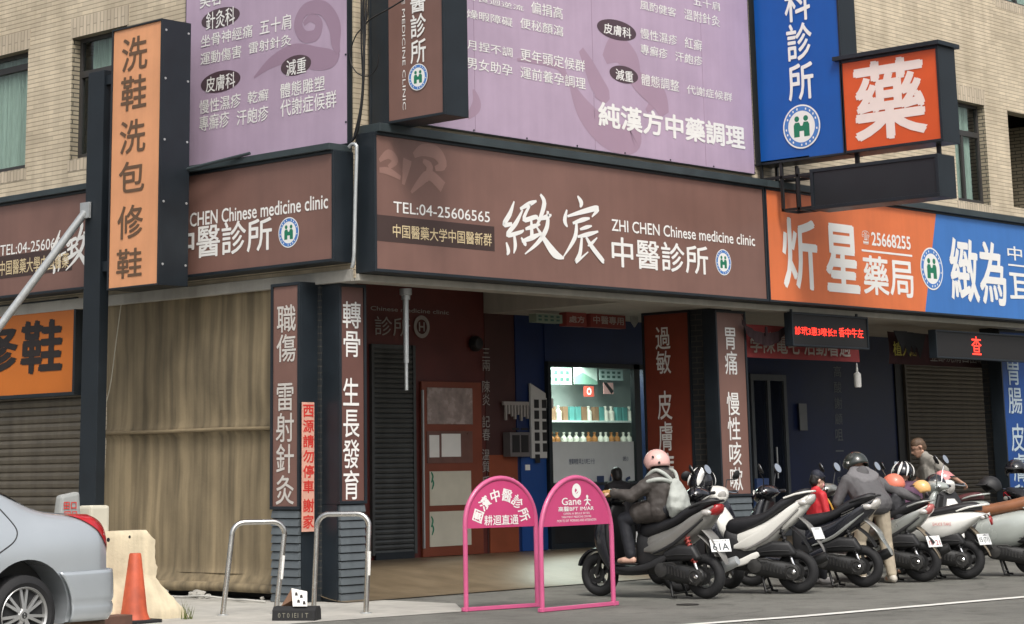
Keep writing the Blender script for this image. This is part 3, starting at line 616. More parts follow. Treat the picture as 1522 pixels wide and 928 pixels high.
q = MB(); oval(q, P, K, 125, 58, 62, 32, .003); oval(q, P, K, 125, 262, 64, 34, .003); oval(q, P, K, 367, 210, 49, 32, .003); q.build('oval_patch', M['plum'], o)
q = MB(); swirl(q, P, K, ([(232, 250, 4), (290, 200, 26), (360, 172, 42), (430, 188, 50), (480, 188, 40), (505, 170, 10)], [(392, 78, 10), (415, 58, 18), (440, 74, 22), (430, 112, 26), (392, 116, 26), (374, 76, 26), (400, 30, 28), (455, 28, 32), (490, 80, 36), (495, 140, 26), (505, 170, 8)]), .0056)
q.build('cloud_motif', mat('mauve motif', (.31, .21, .285), .4, 0, .05, 1.3), o)
q = MB()
P_ = P
for z in (5.4, 6.2, 7.0, 7.8): q.lathe(P.pt(-.05, z, .002), P.n, [(.014, 0), (.012, .006)], 8)
for u in (-2.6, -1.8, -1.0, -.3): q.lathe(P.pt(u, 5.165, .002), P.n, [(.014, 0), (.012, .006)], 8)
q.build('bolt', M['dark'], o)
# ------------------------------------------------------------------ projecting signs
P = PL(.22); K = Crop(270, 0, 2.158); ue, ve = P.uv(662, 168)
o = sign('projecting_sign', 'upright brown clinic sign projecting from the building corner', P, .04, 1.27, 5.36, 9.4, .38, M['brown'], .03)
q = MB(); q.pbox(P, .07, .36, 5.39, 9.37, .0, .008); q.build('back_strip', M['dark'], o)
q = MB(); column(q, '中醫診所', P, *K(734, -108), *K(786, 197), .01, bold=.012)
vs, fs, (a_, b_, c_, d_) = glyphs('CHINESE MEDICINE CLINIC')
uu0, vv1 = P.uv(*K(707, -140)); uu1, vv0 = P.uv(*K(721, 352)); q.add([P.pt(uu0 + (y - c_) / (d_ - c_) * (uu1 - uu0), vv1 - (x - a_) / (b_ - a_) * (vv1 - vv0), .01) for x, y in vs], fs)
q.build('lettering', M['white'], o); emblem(P, *P.uv(*K(760, 248)), .155, o, .011)
P = PL(7.98); K = Crop(1090, 0, 2.8125)
ua, va = P.uv(1131, 240); ub, vb = P.uv(1256, 225)
o = sign('projecting_sign', 'upright deep blue clinic sign projecting from the wall beside the vermilion square', P, ua - .22, ub + .03, va - .06, 9.4, .40, M['deepblue'], .03)
q = MB(); q.pbox(P, ua - .19, ua, va - .03, 9.37, .0, .008); q.build('back_strip', M['dark'], o)
q = MB(); column(q, '耳鼻喉科診所', P, *K(190, -520), *K(341, 408), .01, bold=.015); q.build('lettering', M['white'], o)
emblem(P, *P.uv(*K(287, 530)), .315, o, .011)
ua, va = P.uv(*K(476, 628)); ub, vb = P.uv(*K(843, 200))
o = sign('projecting_sign', 'square vermilion pharmacy box sign with one large white character', P, ua - .05, ub + .05, va - .05, vb + .03, .42, M['vermilion'], .04)
q = MB(); q.pbox(P, ua - .12, ub + .1, vb + .03, vb + .09, -.48, .08); q.build('top_cap', M['dark'], o, bevel=.005)
q = MB(); ct(q, P, K, '藥', 500, 278, 808, 553, .005, bold=.022); q.build('lettering', mat('pinkish white lettering', (.80, .68, .63), .4, 0, .03, 4), o)
ua, va = P.uv(1207, 315); ub, vb = P.uv(1390, 222)
o = sign('screen_box', 'blank black display box hung under the vermilion square sign', P, ua, ub + .04, va + .02, vb - .06, .42, mat('dark screen', (.016, .019, .022), .3, 0, .1, 3), .05, cat='display')
q = MB()
u_a, _ = P.uv(1125, 280); u_b, _ = P.uv(1160, 280); v_b = va + .05; v_t = vb - .12
for off in (-.02, -.40):
    for u0, u1, v0, v1 in ((u_b, u_b + .04, v_b, v_t + .2), (ua - .24, ua - .20, v_b, v_t + .1), (u_b, ua, v_b, v_b + .035), (u_a - .15, ua, v_t - .02, v_t + .02), (u_a - .15, ua, v_t + .22, v_t + .26), (u_a + .06, u_a + .1, v_t, v_t + .24)): q.pbox(P, u0, u1, v0, v1, off - .02, off + .02)
for u, v in ((u_b + .02, v_b + .015), (ua - .22, v_b + .015), (u_b + .02, v_t), (ua - .22, v_t)): q.pbox(P, u - .018, u + .018, v - .018, v + .018, -.38, -.04)
q.build('bracket', M['black'], o)
for u in (ub - .1, ub - 1.4):
    q = MB(); q.pbox(P, u, u + .05, vb - .06, vb + .14, -.25, -.2); q.build('hanger', M['black'], o)
# orange upright sign on its post, and lower orange shop sign
P = PL(-.95); K = Crop(0, 0, 1.9333); ua, va = P.uv(160, 432); ub, vb = P.uv(241, 28)
o = sign('upright_sign', 'tall faded orange shoe cleaning sign mounted on a dark post', P, ua, ub + .02, va, vb, .44, M['peach'], .022, bolts=True)
q = MB()
for ch, x_, y0, y1 in (('洗', 353, 115, 208), ('鞋', 350, 226, 322), ('洗', 347, 352, 447), ('包', 344, 470, 560), ('修', 340, 596, 694), ('鞋', 337, 720, 808)): ct(q, P, K, ch, x_, y0, x_ + 70, y1 - 14, .005, bold=.012)
q.build('lettering', M['brownink'], o)
q = MB()
for z in (va + .25, va + 1.0, va + 1.75, va + 2.5, va + 3.1):
    for off in (-.05, -.40): q.lathe(P.pt(ub + .02, z, off), (0, -1, 0), [(.016, 0), (.014, .007)], 8)
q.build('screw', M['galv'], o)
pp = MB(); pa = PL(-.80); ux, _ = pa.uv(127, 300); uy, _ = pa.uv(151, 300); pp.pbox(pa, ux, uy, 0, 6.44, -.14, 0); pm = thing('sign_post', 'dark steel post carrying the orange upright sign, braced by a pale pole', 'post', pa.pt((ux + uy) / 2, 0, -.15))
pp.build('post', M['dark'], pm, bevel=.006)
for z in (3.9, 6.25):
    q = MB(); q.pbox(pa, uy - .02, ua + .3, z, z + .12, -.12, -.03); q.build('mounting_arm', M['dark'], pm)
q = MB(); a_ = pa.pt((ux + uy) / 2 - .12, 4.66, .03); b_ = CAM + ray(-70, 578) * ((-1.9 - CAM.x) / ray(-70, 578).x); q.tube([a_, b_], .05, 14); q.build('brace', M['galv'], pm, smooth=40)
q = MB(); q.obox(a_ + V((0, 0, .02)), (.02, 0, 0), (0, .09, 0), (0, 0, .10)); q.build('brace_plate', M['galv'], pm, bevel=.004)
q = MB(); q.tube([PL(-.6).pt(-2.7, 5.02), V((-.36, 1.42, 5.16))], .02, 8); r_ = q.build('stay_rod', M['cap'], pm, smooth=40)
P = PL(-.02); K = Crop(0, 440, 1.9024); ua, va = P.uv(108, 583); ub, vb = P.uv(108, 447)
o = sign('shop_sign', 'amber shoe repair sign above the brown roller shutter', P, -8.4, ua + .05, va - .04, vb + .04, .14, M['amber'], .045)
q = MB(); ct(q, P, K, '鞋', 65, 78, 173, 211, .005, bold=.03); ct(q, P, K, '修', -78, 92, 46, 214, .005, bold=.03); u0, v0 = P.uv(*K(-78, 92)); put(q, '包', P, u0 - 1.0, u0 - .25, v0 - .65, v0, .005, bold=.03); q.build('lettering', M['blackink'], o)
# ------------------------------------------------------------------ boards on the columns
def column_board(name, label, P, u0, u1, v1, vs_, depth, face, texts, ink, vb=.01, u_in=.035, lower=None):
    o = sign(name, label, P, u0, u1, vs_, v1, depth, face, u_in)
    q = MB(); q.pbox(P, u0, u1, vb, vs_ - .002, -depth, -.03); q.build('base_box', M['dark'], o)
    q = MB(); n = int((vs_ - vb) / .085); h = (vs_ - vb) / n
    for i in range(n): q.hexa([P.pt(u0 + .02, vb + i * h, .012), P.pt(u1 - .02, vb + i * h, .012), P.pt(u1 - .02, vb + i * h, -.03), P.pt(u0 + .02, vb + i * h, -.03), P.pt(u0 + .02, vb + (i + .86) * h, -.004), P.pt(u1 - .02, vb + (i + .86) * h, -.004), P.pt(u1 - .02, vb + (i + .86) * h, -.03), P.pt(u0 + .02, vb + (i + .86) * h, -.03)])
    q.build('ribbed_base', lower or M['rib'], o)
    q = MB()
    for s_, a_ in texts: column(q, s_, P, *a_, .005, bold=.008)
    q.build('lettering', ink, o); return o
column_board('column_sign', 'brown board on the corner column facing the side street, next to the tarpaulin', PL(-.27), -1.12, -.62, 3.585, 1.02, .27, M['brown'], (('職傷', (412, 455, 440, 537)), ('雷射針灸', (411, 571, 437, 750))), mat('pale grey lettering', (.55, .52, .48), .4, 0, .04, 4))
column_board('column_sign', 'brown board on the corner column facing the main street, behind the steel rack', PR(.3), .03, .46, 3.56, 1.07, .28, mat('dim brown film', (.13, .060, .048), .4, 0, .1, 2), (('轉骨', (509, 448, 536, 531)), ('生長發育', (509, 562, 534, 742))), M['white'])
column_board('column_sign', 'brown board on the middle column behind the mirrors of the white scooter', PR(.3), 7.25, 7.97, 3.56, 1.0, .22, M['brown'], (('胃痛', (1075, 487, 1096, 557)), ('慢性咳嗽', (1079, 583, 1104, 729))), M['white'])
column_board('column_sign', 'dark red board on the middle column facing the arcade, directly behind the pink helmet', PL(7.45), -1.75, -.88, 3.6, .45, .05, mat('dark red board film', (.19, .038, .020), .4, 0, .12, 2), (('過敏', (974, 487, 998, 555)), ('皮膚病', (977, 582, 1003, 716))), M['white'], .02)
column_board('column_sign', 'royal blue board with pale characters facing the street behind the black helmet', PR(.3), 15.12, 16.2, 3.56, .95, .22, M['royal'], (('胃腸', (1494, 535, 1520, 615)), ('皮膚科', (1501, 630, 1530, 760))), mat('pale blue lettering', (.42, .50, .55), .4, 0, .04, 4))
q = MB(); P = PR(.6); u0, v1 = P.uv(448, 598); u1, v0 = P.uv(466, 790)
n_ = thing('no_parking_notice', 'narrow pinkish strip with red characters stuck on the corner column', 'notice', P.pt((u0 + u1) / 2, v0, .02))
q.pbox(P, u0, u1, v0, v1, .005, .012); q.build('strip', mat('salmon strip film', (.62, .34, .26), .5, 0, .15, 5), n_)
q = MB()
for i, ch in enumerate('西源請勿停車') : putpx(q, ch, P, 449.5, 602 + i * 22.5, 465, 620 + i * 22.5, .014, bold=.02)
for ch, y in (('謝', 742), ('家', 766)): putpx(q, ch, P, 449.5, y, 465, y + 19, .014, bold=.02)
q.build('lettering', M['redink'], n_)
# ------------------------------------------------------------------ hanging under the canopy on the right
def led(label, P, x0, y0, x1, y1, texts, frame):
    u0, v1 = P.uv(x0, y0); u1, _ = P.uv(x1, y0); _, v0 = P.uv(x0, y1)
    o = sign('led_display', label, P, u0, u1, v0, v1, .12, mat('led matrix', (.012, .011, .011), .6, 0, .5, 60), .025, cat='display', cab=frame)
    q = MB()
    for s_, a_ in texts: putpx(q, s_, P, *a_, .005, bold=0)
    q.build('lit_lettering', LED, o); return o
o = led('small red led display hanging in front of the red banner', PR(-.1), 1175, 464, 1288, 514, (('診玳3惠3嘹长!!', (1181, 485, 1243, 501)), ('香中牛左', (1246, 487, 1283, 503))), M['dark'])
q = MB(); q.box(8.6, 8.64, -.06, .0, 3.5, 3.6); q.box(10.3, 10.34, -.06, .0, 3.5, 3.6); q.build('hanger', M['dark'], o)
o = led('wide dark led display lit with a single red character', PR(-.1), 1389, 490, 1530, 532, (('查', (1443, 500, 1459, 528)),), M['dark'])
def cloth(P, u0, u1, v0, v1, wob, m=24, sag=0):
    q = MB(); n = m; k = 6; vs = []
    for j in range(k + 1):
        for i in range(n + 1):
            t = i / n; u = u0 + (u1 - u0) * t; v = v0 + (v1 - v0) * j / k - sag * 4 * t * (1 - t) * (1 - j / k * .5)
            vs.append(P.pt(u, v, wob * sin(i * .9 + j * .5) + wob * .5 * noise.noise(V((u * 2, v * 3, 0)))))
    q.add(vs, [(j * (n + 1) + i, j * (n + 1) + i + 1, (j + 1) * (n + 1) + i + 1, (j + 1) * (n + 1) + i) for j in range(k) for i in range(n)]); return q
P = PR(.45); o = thing('cloth_banner', 'faded red cloth banner strung behind the small led display', 'banner', P.pt(9.5, 2.92))
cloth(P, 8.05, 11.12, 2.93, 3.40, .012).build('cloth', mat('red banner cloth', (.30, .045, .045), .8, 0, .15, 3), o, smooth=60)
q = MB(); putpx(q, '學陳電宅 活動看過', P, 1112, 492, 1262, 531, .03, bold=.012); q.build('lettering', mat('dull banner lettering', (.42, .36, .31), .6, 0, .1, 4), o)
q = MB(); q.lathe(P.pt(11.0, 2.55, .02), (0, 0, 1), [(.05, 0), (.055, .02), (.055, .2), (.02, .23), (.01, .36)], 12); solid('camera_tube', q, M['paper'], 'small white cylinder hanging from the end of the red banner', 'fitting', smooth=40)
P = PR(.2); q = MB(); uc, vc = P.uv(1137, 470); n = 28
arc = [(cos(pi + pi * i / n), sin(pi + pi * i / n)) for i in range(n + 1)]
vs = [P.pt(uc + .58 * x, vc - .0 + .42 * y, .02 * sin(i * 1.7)) for i, (x, y) in enumerate(arc)] + [P.pt(uc + .56 * x, vc - .0 + .24 * y, .02 * sin(i * 1.7 + .6)) for i, (x, y) in enumerate(arc)]
q.add(vs, [(i, i + 1, n + 2 + i, n + 1 + i) for i in range(n)])
q.prism([P.pt(uc - .03, vc - .28), P.pt(uc + .03, vc - .28), P.pt(uc + .02, vc - .15), P.pt(uc - .02, vc - .15)], P.n * .02)
solid('bunting', q, mat('dark maroon cloth', (.030, .012, .014), .8, 0, .2, 6), 'dark half-round bunting hanging beside the middle column', 'bunting')
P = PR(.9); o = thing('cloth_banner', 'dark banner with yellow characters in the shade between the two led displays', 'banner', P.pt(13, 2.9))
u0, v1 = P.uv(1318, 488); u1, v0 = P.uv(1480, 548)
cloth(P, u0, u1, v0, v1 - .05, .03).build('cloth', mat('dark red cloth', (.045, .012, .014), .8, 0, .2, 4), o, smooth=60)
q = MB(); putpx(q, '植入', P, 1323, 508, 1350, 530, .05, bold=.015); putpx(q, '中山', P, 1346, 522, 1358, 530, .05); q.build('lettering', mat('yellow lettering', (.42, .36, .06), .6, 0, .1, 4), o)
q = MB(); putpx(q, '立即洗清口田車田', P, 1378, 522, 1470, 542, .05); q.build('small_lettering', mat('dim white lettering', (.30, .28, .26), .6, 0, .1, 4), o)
P = PR(.5)
q = MB()
for k_ in range(4): q.prism([P.pt(12.2 + k_ * .35, 3.45, -.1 * k_), P.pt(12.6 + k_ * .35, 3.45, -.1 * k_), P.pt(12.45 + k_ * .33, 3.12 - .06 * (k_ % 2), -.1 * k_)], P.n * .01)
solid('pennant_string', q, mat('black cloth', (.018, .018, .02), .8, 0, .2, 6), 'string of dark pennants under the canopy beside the wide led display', 'bunting')
# ------------------------------------------------------------------ pharmacy front under the arcade
P = PR(2.98)
o = thing('pharmacy_entrance', 'lit glass shop front of the pharmacy with frosted lower band', 'shop front', (7.75, 3.0, .285))
def bar(mb, u0, u1, v0, v1, a=-.05, b=.03): mb.pbox(P, u0, u1, v0, v1, a, b)
q = MB(); bar(q, 6.72, 6.79, .285, 2.95); bar(q, 8.72, 8.86, .285, 2.95); bar(q, 9.08, 9.15, .285, 2.95); bar(q, 6.79, 9.08, 2.88, 2.95); bar(q, 6.79, 9.08, .285, .36); bar(q, 6.79, 8.72, 1.17, 1.21)
q.build('frame', M['dark'], o)
q = MB(); q.pbox(P, 6.79, 8.72, 1.21, 2.88, -.02, -.014); q.pbox(P, 8.86, 9.08, .36, 2.88, -.02, -.014); q.build('glass_pane', GLASS, o)
q = MB(); q.pbox(P, 6.79, 8.72, .36, 1.17, -.02, -.01); q.build('lower_panel', M['black'], o)
q = MB(); q.pbox(P, 6.80, 8.71, 1.22, 1.80, -.012, -.010); fb = q.build('frosted_band', mat('frosted film', (.66, .69, .68), .7, 0, .05, 3), o)
q = MB(); putpx(q, '營業時間 早上八時三十分', P, 846, 682, 884, 690, .0); putpx(q, 'OPEN 24', P, 926, 679, 934, 685, .0)
for x in (908, 923):
    u, v = P.uv(x, 722); disc(q, P, u, v - .03, .075, .0, 20, .10); ribbon(q, P, [(u, v + .05, .07), (u, v + .12, .04), (u, v + .17, .005)], .001)
u, v = P.uv(934, 722); ribbon(q, P, [(u + .05, v + .12, .04), (u - .04, v + .08, .05), (u + .03, v - .02, .05), (u - .04, v - .10, .04)], .0)
u, v = P.uv(893, 722); q.pbox(P, u - .08, u + .08, v - .14, v + .14, -.004, .0); q.build('band_print', mat('navy print', (.02, .045, .13), .5, 0, .05, 3), fb)
q = MB(); u0, v1 = P.uv(812, 592); u1, v0 = P.uv(823, 607); q.pbox(P, u0, u1, v0, v1, -.01, -.004); q.build('door_sticker', M['paper'], o)
# room behind it
q = MB(); q.box(6.3, 12.2, 5.3, 5.4, .28, 3.2); q.box(6.2, 6.3, 3.3, 5.4, .28, 3.2); q.box(12.2, 12.3, 3.3, 5.4, .28, 3.2); q.box(6.3, 12.2, 3.3, 5.3, 3.1, 3.2); q.box(6.3, 12.2, 3.3, 5.3, .2, .285); q.build('pharmacy_room', M['greyboard'], B)
lampd = bpy.data.lights.new('ceiling_lamp', 'AREA'); lampd.energy = 95; lampd.size = 1.6; lampd.color = (.93, 1, .95)
lo_ = bpy.data.objects.new('ceiling_lamp_light', lampd); COL.objects.link(lo_); lo_.location = (9.0, 4.2, 3.03)
q = MB(); q.box(8.4, 9.7, 4.05, 4.35, 3.05, 3.098); solid('ceiling_lamp', q, mat('lit lamp cover', (.9, 1, .95), .5, 0, .02, 3, emit=2.5), 'flat white ceiling lamp inside the pharmacy', 'lamp')
sh = thing('shelf_unit', 'pale shelf unit full of bottles inside the pharmacy', 'shelf', (8.0, 5.1, .285))
q = MB()
for z in (.9, 1.3, 1.72, 2.14): q.box(8.0, 11.9, 4.95, 5.29, z, z + .03)
q.box(7.97, 8.0, 4.95, 5.29, .285, 2.2); q.box(11.9, 11.93, 4.95, 5.29, .285, 2.2); q.build('shelf', mat('pale shelf', (.55, .60, .56), .5, 0, .05, 3), sh)
bm_ = [mat('amber bottle', (.32, .14, .05), .25, 0, .15, 6), mat('pale bottle', (.60, .58, .50), .3, 0, .1, 6), mat('teal box', (.10, .30, .28), .4, 0, .1, 6), mat('brown box', (.25, .15, .09), .5, 0, .1, 6)]
proto = {}
k = 0
for z in (1.33, 1.75, 2.17):
    x = 8.15
    while x < 11.75:
        t = random.choice((0, 0, 1, 1)) if 1.5 < z < 2 else random.choice((1, 2, 3)); h = random.uniform(.18, .26)
        if t not in proto:
            q = MB()
            if t < 2: q.lathe((0, 0, 0), (0, 0, 1), [(.05, 0), (.055, .01), (.055, .14), (.02, .18), (.02, .21), (.026, .21), (.026, .235), (.0, .236)], 12)
            else: q.box(-.055, .055, -.04, .04, 0, .22)
            ob = solid('medicine_bottle' if t < 2 else 'medicine_box', q, bm_[t], ['brown glass bottle in the row on the pharmacy shelf', 'pale bottle standing on a pharmacy shelf', 'small teal box standing on a pharmacy shelf', 'small brown box standing on a pharmacy shelf'][t], 'bottle' if t < 2 else 'box', ['brown bottles on the pharmacy shelf', 'pale bottles on the pharmacy shelf', 'teal boxes on the pharmacy shelf', 'brown boxes on the pharmacy shelf'][t], smooth=30); proto[t] = ob
        else: ob = proto[t].copy(); COL.objects.link(ob)
        ob.location = (x, 5.06, z); x += random.uniform(.13, .17); k += 1
def flat(name, label, cat, y, x0, y0, x1, y1, m, th=.012, group=None, extra=None):
    P_ = PR(y); u0, v1 = P_.uv(x0, y0); u1, v0 = P_.uv(x1, y1)
    o_ = thing(name, label, cat, P_.pt((u0 + u1) / 2, v0, 0), 0, group); q_ = MB(); q_.pbox(P_, u0, u1, v0, v1, -th, 0); q_.build('sheet' if th < .05 else 'box', m, o_)
    if extra: extra(P_, o_, u0, u1, v0, v1)
    return o_
def ex_win(P_, o_, u0, u1, v0, v1):
    q_ = MB(); w_ = u1 - u0; h_ = v1 - v0
    for a in range(4):
        for b in range(2): q_.pbox(P_, u0 + w_ * (.08 + .23 * a), u0 + w_ * (.20 + .23 * a), v0 + h_ * (.2 + .4 * b), v0 + h_ * (.42 + .4 * b), 0, .004)
    q_.build('print', mat('dark green print', (.05, .12, .10), .5, 0, .1, 4), o_)
def ex_hill(P_, o_, u0, u1, v0, v1):
    q_ = MB(); w_ = u1 - u0; q_.prism([P_.pt(u0, v0, .001), P_.pt(u1, v0, .001), P_.pt(u1, v0 + .05, .001), P_.pt(u0 + w_ * .35, v0 + (v1 - v0) * .7, .001), P_.pt(u0, v0 + .12, .001)], P_.n * .003); q_.build('print', mat('green hill print', (.20, .36, .28), .5, 0, .1, 4), o_)
def ex_dot(P_, o_, u0, u1, v0, v1):
    q_ = MB(); ringd(q_, P_, (u0 + u1) / 2, (v0 + v1) / 2, .03, .06, .002); q_.build('print', M['paper'], o_)
def ex_diag(P_, o_, u0, u1, v0, v1):
    q_ = MB(); q_.prism([P_.pt(u0, v1, .001), P_.pt(u0 + .08, v1, .001), P_.pt(u1, v0 + .05, .001), P_.pt(u1 - .06, v0, .001)], P_.n * .003); q_.build('print', M['black'], o_)
yp = 4.9
flat('poster', 'pale green poster with dark windows high in the pharmacy', 'poster', yp, 812, 546, 850, 572, mat('mint poster', (.42, .56, .50), .6, 0, .08, 4), extra=ex_win)
flat('poster', 'pale poster with a green hill high in the pharmacy', 'poster', yp, 853, 546, 888, 572, mat('pale mint poster', (.58, .70, .62), .6, 0, .06, 4), extra=ex_hill)
flat('poster', 'greyish mint poster with small dark squares above the pink diagonal poster', 'poster', yp, 891, 549, 926, 566, mat('grey mint poster', (.45, .56, .52), .6, 0, .06, 4), extra=ex_win)
flat('poster', 'red square poster with a white ring inside the pharmacy', 'poster', yp, 868, 574, 883, 590, mat('red poster', (.60, .09, .06), .6, 0, .06, 4), extra=ex_dot)
flat('poster', 'pink poster crossed by a dark diagonal inside the pharmacy', 'poster', yp, 897, 569, 912, 586, mat('pink poster', (.55, .30, .28), .6, 0, .06, 4), extra=ex_diag)
q = MB(); q.box(6.9, 8.6, 3.9, 4.4, .285, 1.15); q.box(6.85, 8.65, 3.85, 4.45, 1.15, 1.19); solid('counter', q, mat('dark counter', (.06, .065, .07), .5, 0, .1, 4), 'long dark counter standing inside the pharmacy', 'counter', bevel=.01)
# light boxes over the door
def lb(P_, o_, u0, u1, v0, v1):
    q_ = MB(); put(q_, '中醫專用' if u1 - u0 > .7 else '處方', P_, u0 + .05, u1 - .05, v0 + .05, v1 - .05, .005, bold=.015); q_.build('lettering', mat('faded lettering', (.50, .42, .38), .5, 0, .05, 4), o_)
RB = mat('dull red box', (.26, .050, .042), .5, 0, .12, 4)
flat('light_box', 'short dull red box sign over the pharmacy door', 'sign', 2.2, 842, 464, 872, 486, RB, .14, extra=lb)
flat('light_box', 'longer dull red box sign over the pharmacy door with four characters', 'sign', 2.2, 878, 464, 930, 489, RB, .14, extra=lb)
flat('light_box', 'pale green unlit box sign over the pharmacy door', 'sign', 2.2, 797, 466, 836, 481, mat('dull green box', (.22, .27, .21), .5, 0, .12, 4), .14, extra=ex_win)
P_ = PR(2.2); u0, v1 = P_.uv(938, 462); u1, v0 = P_.uv(949, 487); q = MB(); q.prism([P_.pt(u0, v1), P_.pt(u1, v1), P_.pt(u1, v0 + .08), P_.pt((u0 + u1) / 2, v0), P_.pt(u0, v0 + .08)], P_.n * -.02); solid('pennant', q, mat('pale pennant', (.36, .36, .34), .7, 0, .1, 4), 'small pale pennant hanging beside the red box signs', 'pennant')
# tall white panel with dark squares, letter boxes, brushes, socket
P_ = PR(2.99); o = thing('notice_board', 'tall white slanted-top board with rows of dark squares beside the pharmacy glass', 'board', P_.pt(6.5, 1.55))
u0, v1 = P_.uv(786, 570); u1, v0 = P_.uv(811, 681); q = MB(); q.prism([P_.pt(u0, v0, .0), P_.pt(u1, v0, .0), P_.pt(u1, v1 - .14, .0), P_.pt(u0, v1, .0)], P_.n * .03); q.build('panel', mat('off white board', (.50, .50, .48), .6, 0, .06, 4), o)
q = MB()
for i in range(6):
    for j in range(2):
        if i < 5 or j == 0: q.pbox(P_, u0 + .07 + .17 * j, u0 + .17 + .17 * j, v1 - .35 - .155 * i, v1 - .23 - .155 * i, .031, .036)
q.build('square', M['black'], o)
o = thing('letter_box', 'grey twin letter box on the maroon wall', 'letter box', P_.pt(6.06, 1.6)); u0, v1 = P_.uv(749, 643); u1, v0 = P_.uv(779, 679); q = MB(); q.pbox(P_, u0, u1, v0, v1, -.02, .12); q.build('box', mat('grey letter box', (.16, .15, .15), .4, .3, .1, 5), o, bevel=.008)
q = MB(); w_ = (u1 - u0)
for j in (0, 1): q.pbox(P_, u0 + w_ * (.10 + .45 * j), u0 + w_ * (.45 + .45 * j), v0 + .06, v0 + .30, .121, .130); q.pbox(P_, u0 + w_ * (.10 + .45 * j), u0 + w_ * (.45 + .45 * j), v0 + .37, v0 + .40, .121, .127)
q.build('box_door', M['black'], o)
o = thing('coat_rack', 'row of pale hooks on the dark maroon wall', 'rack', P_.pt(6.0, 2.2)); q = MB(); u0, v1 = P_.uv(746, 597); u1, _ = P_.uv(784, 597); q.pbox(P_, u0, u1, v1 - .05, v1, 0, .03); q.build('rail', M['grey'], o)
q = MB()
for i in range(8): x = u0 + .04 + (u1 - u0 - .06) * i / 7.4; q.pbox(P_, x, x + .035, v1 - random.uniform(.16, .28), v1 - .05, .004, .03)
q.build('hook', M['grey'], o)
flat('wall_switch', 'small white square switch on the royal blue panel', 'switch', 2.99, 781, 691, 788, 699, M['paper'], .02)
P_ = PR(3.02); u, v = P_.uv(705, 511); q = MB(); q.lathe(P_.pt(u, v, 0), P_.n, [(.11, 0), (.11, .05), (.08, .10), (.05, .11), (0, .11)], 24); solid('wall_speaker', q, M['black'], 'round black fitting high on the maroon arcade wall', 'fitting', smooth=40)
# downpipe hanging from the beam
q = MB(); t_ = V((1.28, .45, 3.565)); q.lathe(t_ - V((0, 0, .13)), (0, 0, 1), [(.055, 0), (.055, .05), (.075, .06), (.075, .13)], 14); q.lathe(t_ - V((0, 0, .88)), (0, 0, 1), [(.032, 0), (.036, .76)], 12); q.lathe(t_ - V((0, 0, 1.20)), (0, 0, 1), [(.022, 0), (.022, .33)], 10); solid('hanging_pipe', q, M['galv'], 'thin grey pipe end hanging from the arcade beam', 'pipe', smooth=40)
# tarpaulin over the side opening
o = thing('tarpaulin', 'stained brown tarpaulin curtain hung over the side opening', 'tarpaulin', (.05, 2.9, .1))
nu, nv = 90, 50; q = MB(); vs = []
for j in range(nv + 1):
    t = j / nv; z = .14 + (3.60 - .14) * t
    for i in range(nu + 1):
        s_ = i / nu; y = 4.67 - (4.67 - 1.0) * s_
        if s_ < .04: y += .05 * sin(t * 9) - .03
        x = .03 + .004 * sin(s_ * 31 + .6 * sin(t * 5)) * (1 - .5 * t) + .035 * noise.noise(V((s_ * 3, t * 3.5, 1))) + .012 * noise.noise(V((s_ * 14, t * 9, 4))) + (.045 * math.exp(-((t - .525) / .012) ** 2) * -1) - .10 * math.exp(-(t / .03) ** 2)
        if t < .525: x += .010 * (1 - t / .525) * sin(s_ * 12 + 1)
        vs.append((x, y, z + (.02 * sin(s_ * 20) if j == 0 else 0)))
q.add(vs, [(j * (nu + 1) + i, j * (nu + 1) + i + 1, (j + 1) * (nu + 1) + i + 1, (j + 1) * (nu + 1) + i) for j in range(nv) for i in range(nu)]); q.build('sheet', M['tarp'], o, smooth=80)
q = MB(); q.tube([(-.035, 4.66, 1.955), (-.03, 3.4, 1.945), (-.03, 2.2, 1.95), (-.02, 1.02, 1.94)], .022, 8); q.build('seam', mat('tarpaulin seam', (.20, .155, .09), .8, 0, .15, 5), o, smooth=40)
q = MB(); q.tube([(-.08, 4.5, .13), (-.09, 3.5, .12), (-.08, 2.2, .135), (-.07, 1.05, .12)], [.05, .06, .055, .05], 10); q.build('rolled_hem', M['tarp'], o, smooth=60)
q = MB(); q.tube(spline([(-.02, 4.28, 3.6), (-.03, 4.36, 3.1), (-.05, 4.45, 2.5), (-.06, 4.66, 2.0)], 5), .006, 6); q.build('cord', M['cream'], o)
# rubble and cord along the foot of the tarpaulin
q = MB(); q.tube(spline([(-.4, 3.7, .02), (-.35, 3.4, .10), (-.3, 3.2, .03), (-.35, 2.6, .02), (-.45, 2.1, .05), (-.4, 1.6, .02), (-.5, 1.3, .03), (-.45, 1.0, .015)], 6), .014, 6); solid('loose_hose', q, mat('pale hose', (.45, .44, .40), .6, 0, .1, 6), 'pale loose hose lying along the foot of the tarpaulin', 'hose', smooth=50)
proto_s = None
for i in range(9):
    if proto_s is None:
        q = MB(); q.ball((0, 0, .03), (.06, .045, .035), 8, 6); q.v = [p + V((noise.noise(p * 30), noise.noise(p * 31 + V((3, 0, 0))), noise.noise(p * 29))) * .02 for p in q.v]; ob = solid('stone', q, M['concrete'], 'small grey stone at the foot of the tarpaulin', 'stone', 'stones at the foot of the tarpaulin'); proto_s = ob
    else: ob = proto_s.copy(); COL.objects.link(ob)
    ob.location = (random.uniform(-.25, -.08), random.uniform(.95, 3.6), .0); ob.rotation_euler = (0, 0, random.uniform(0, 6)); k = random.uniform(.5, 1.3); ob.scale = (k, k, k)
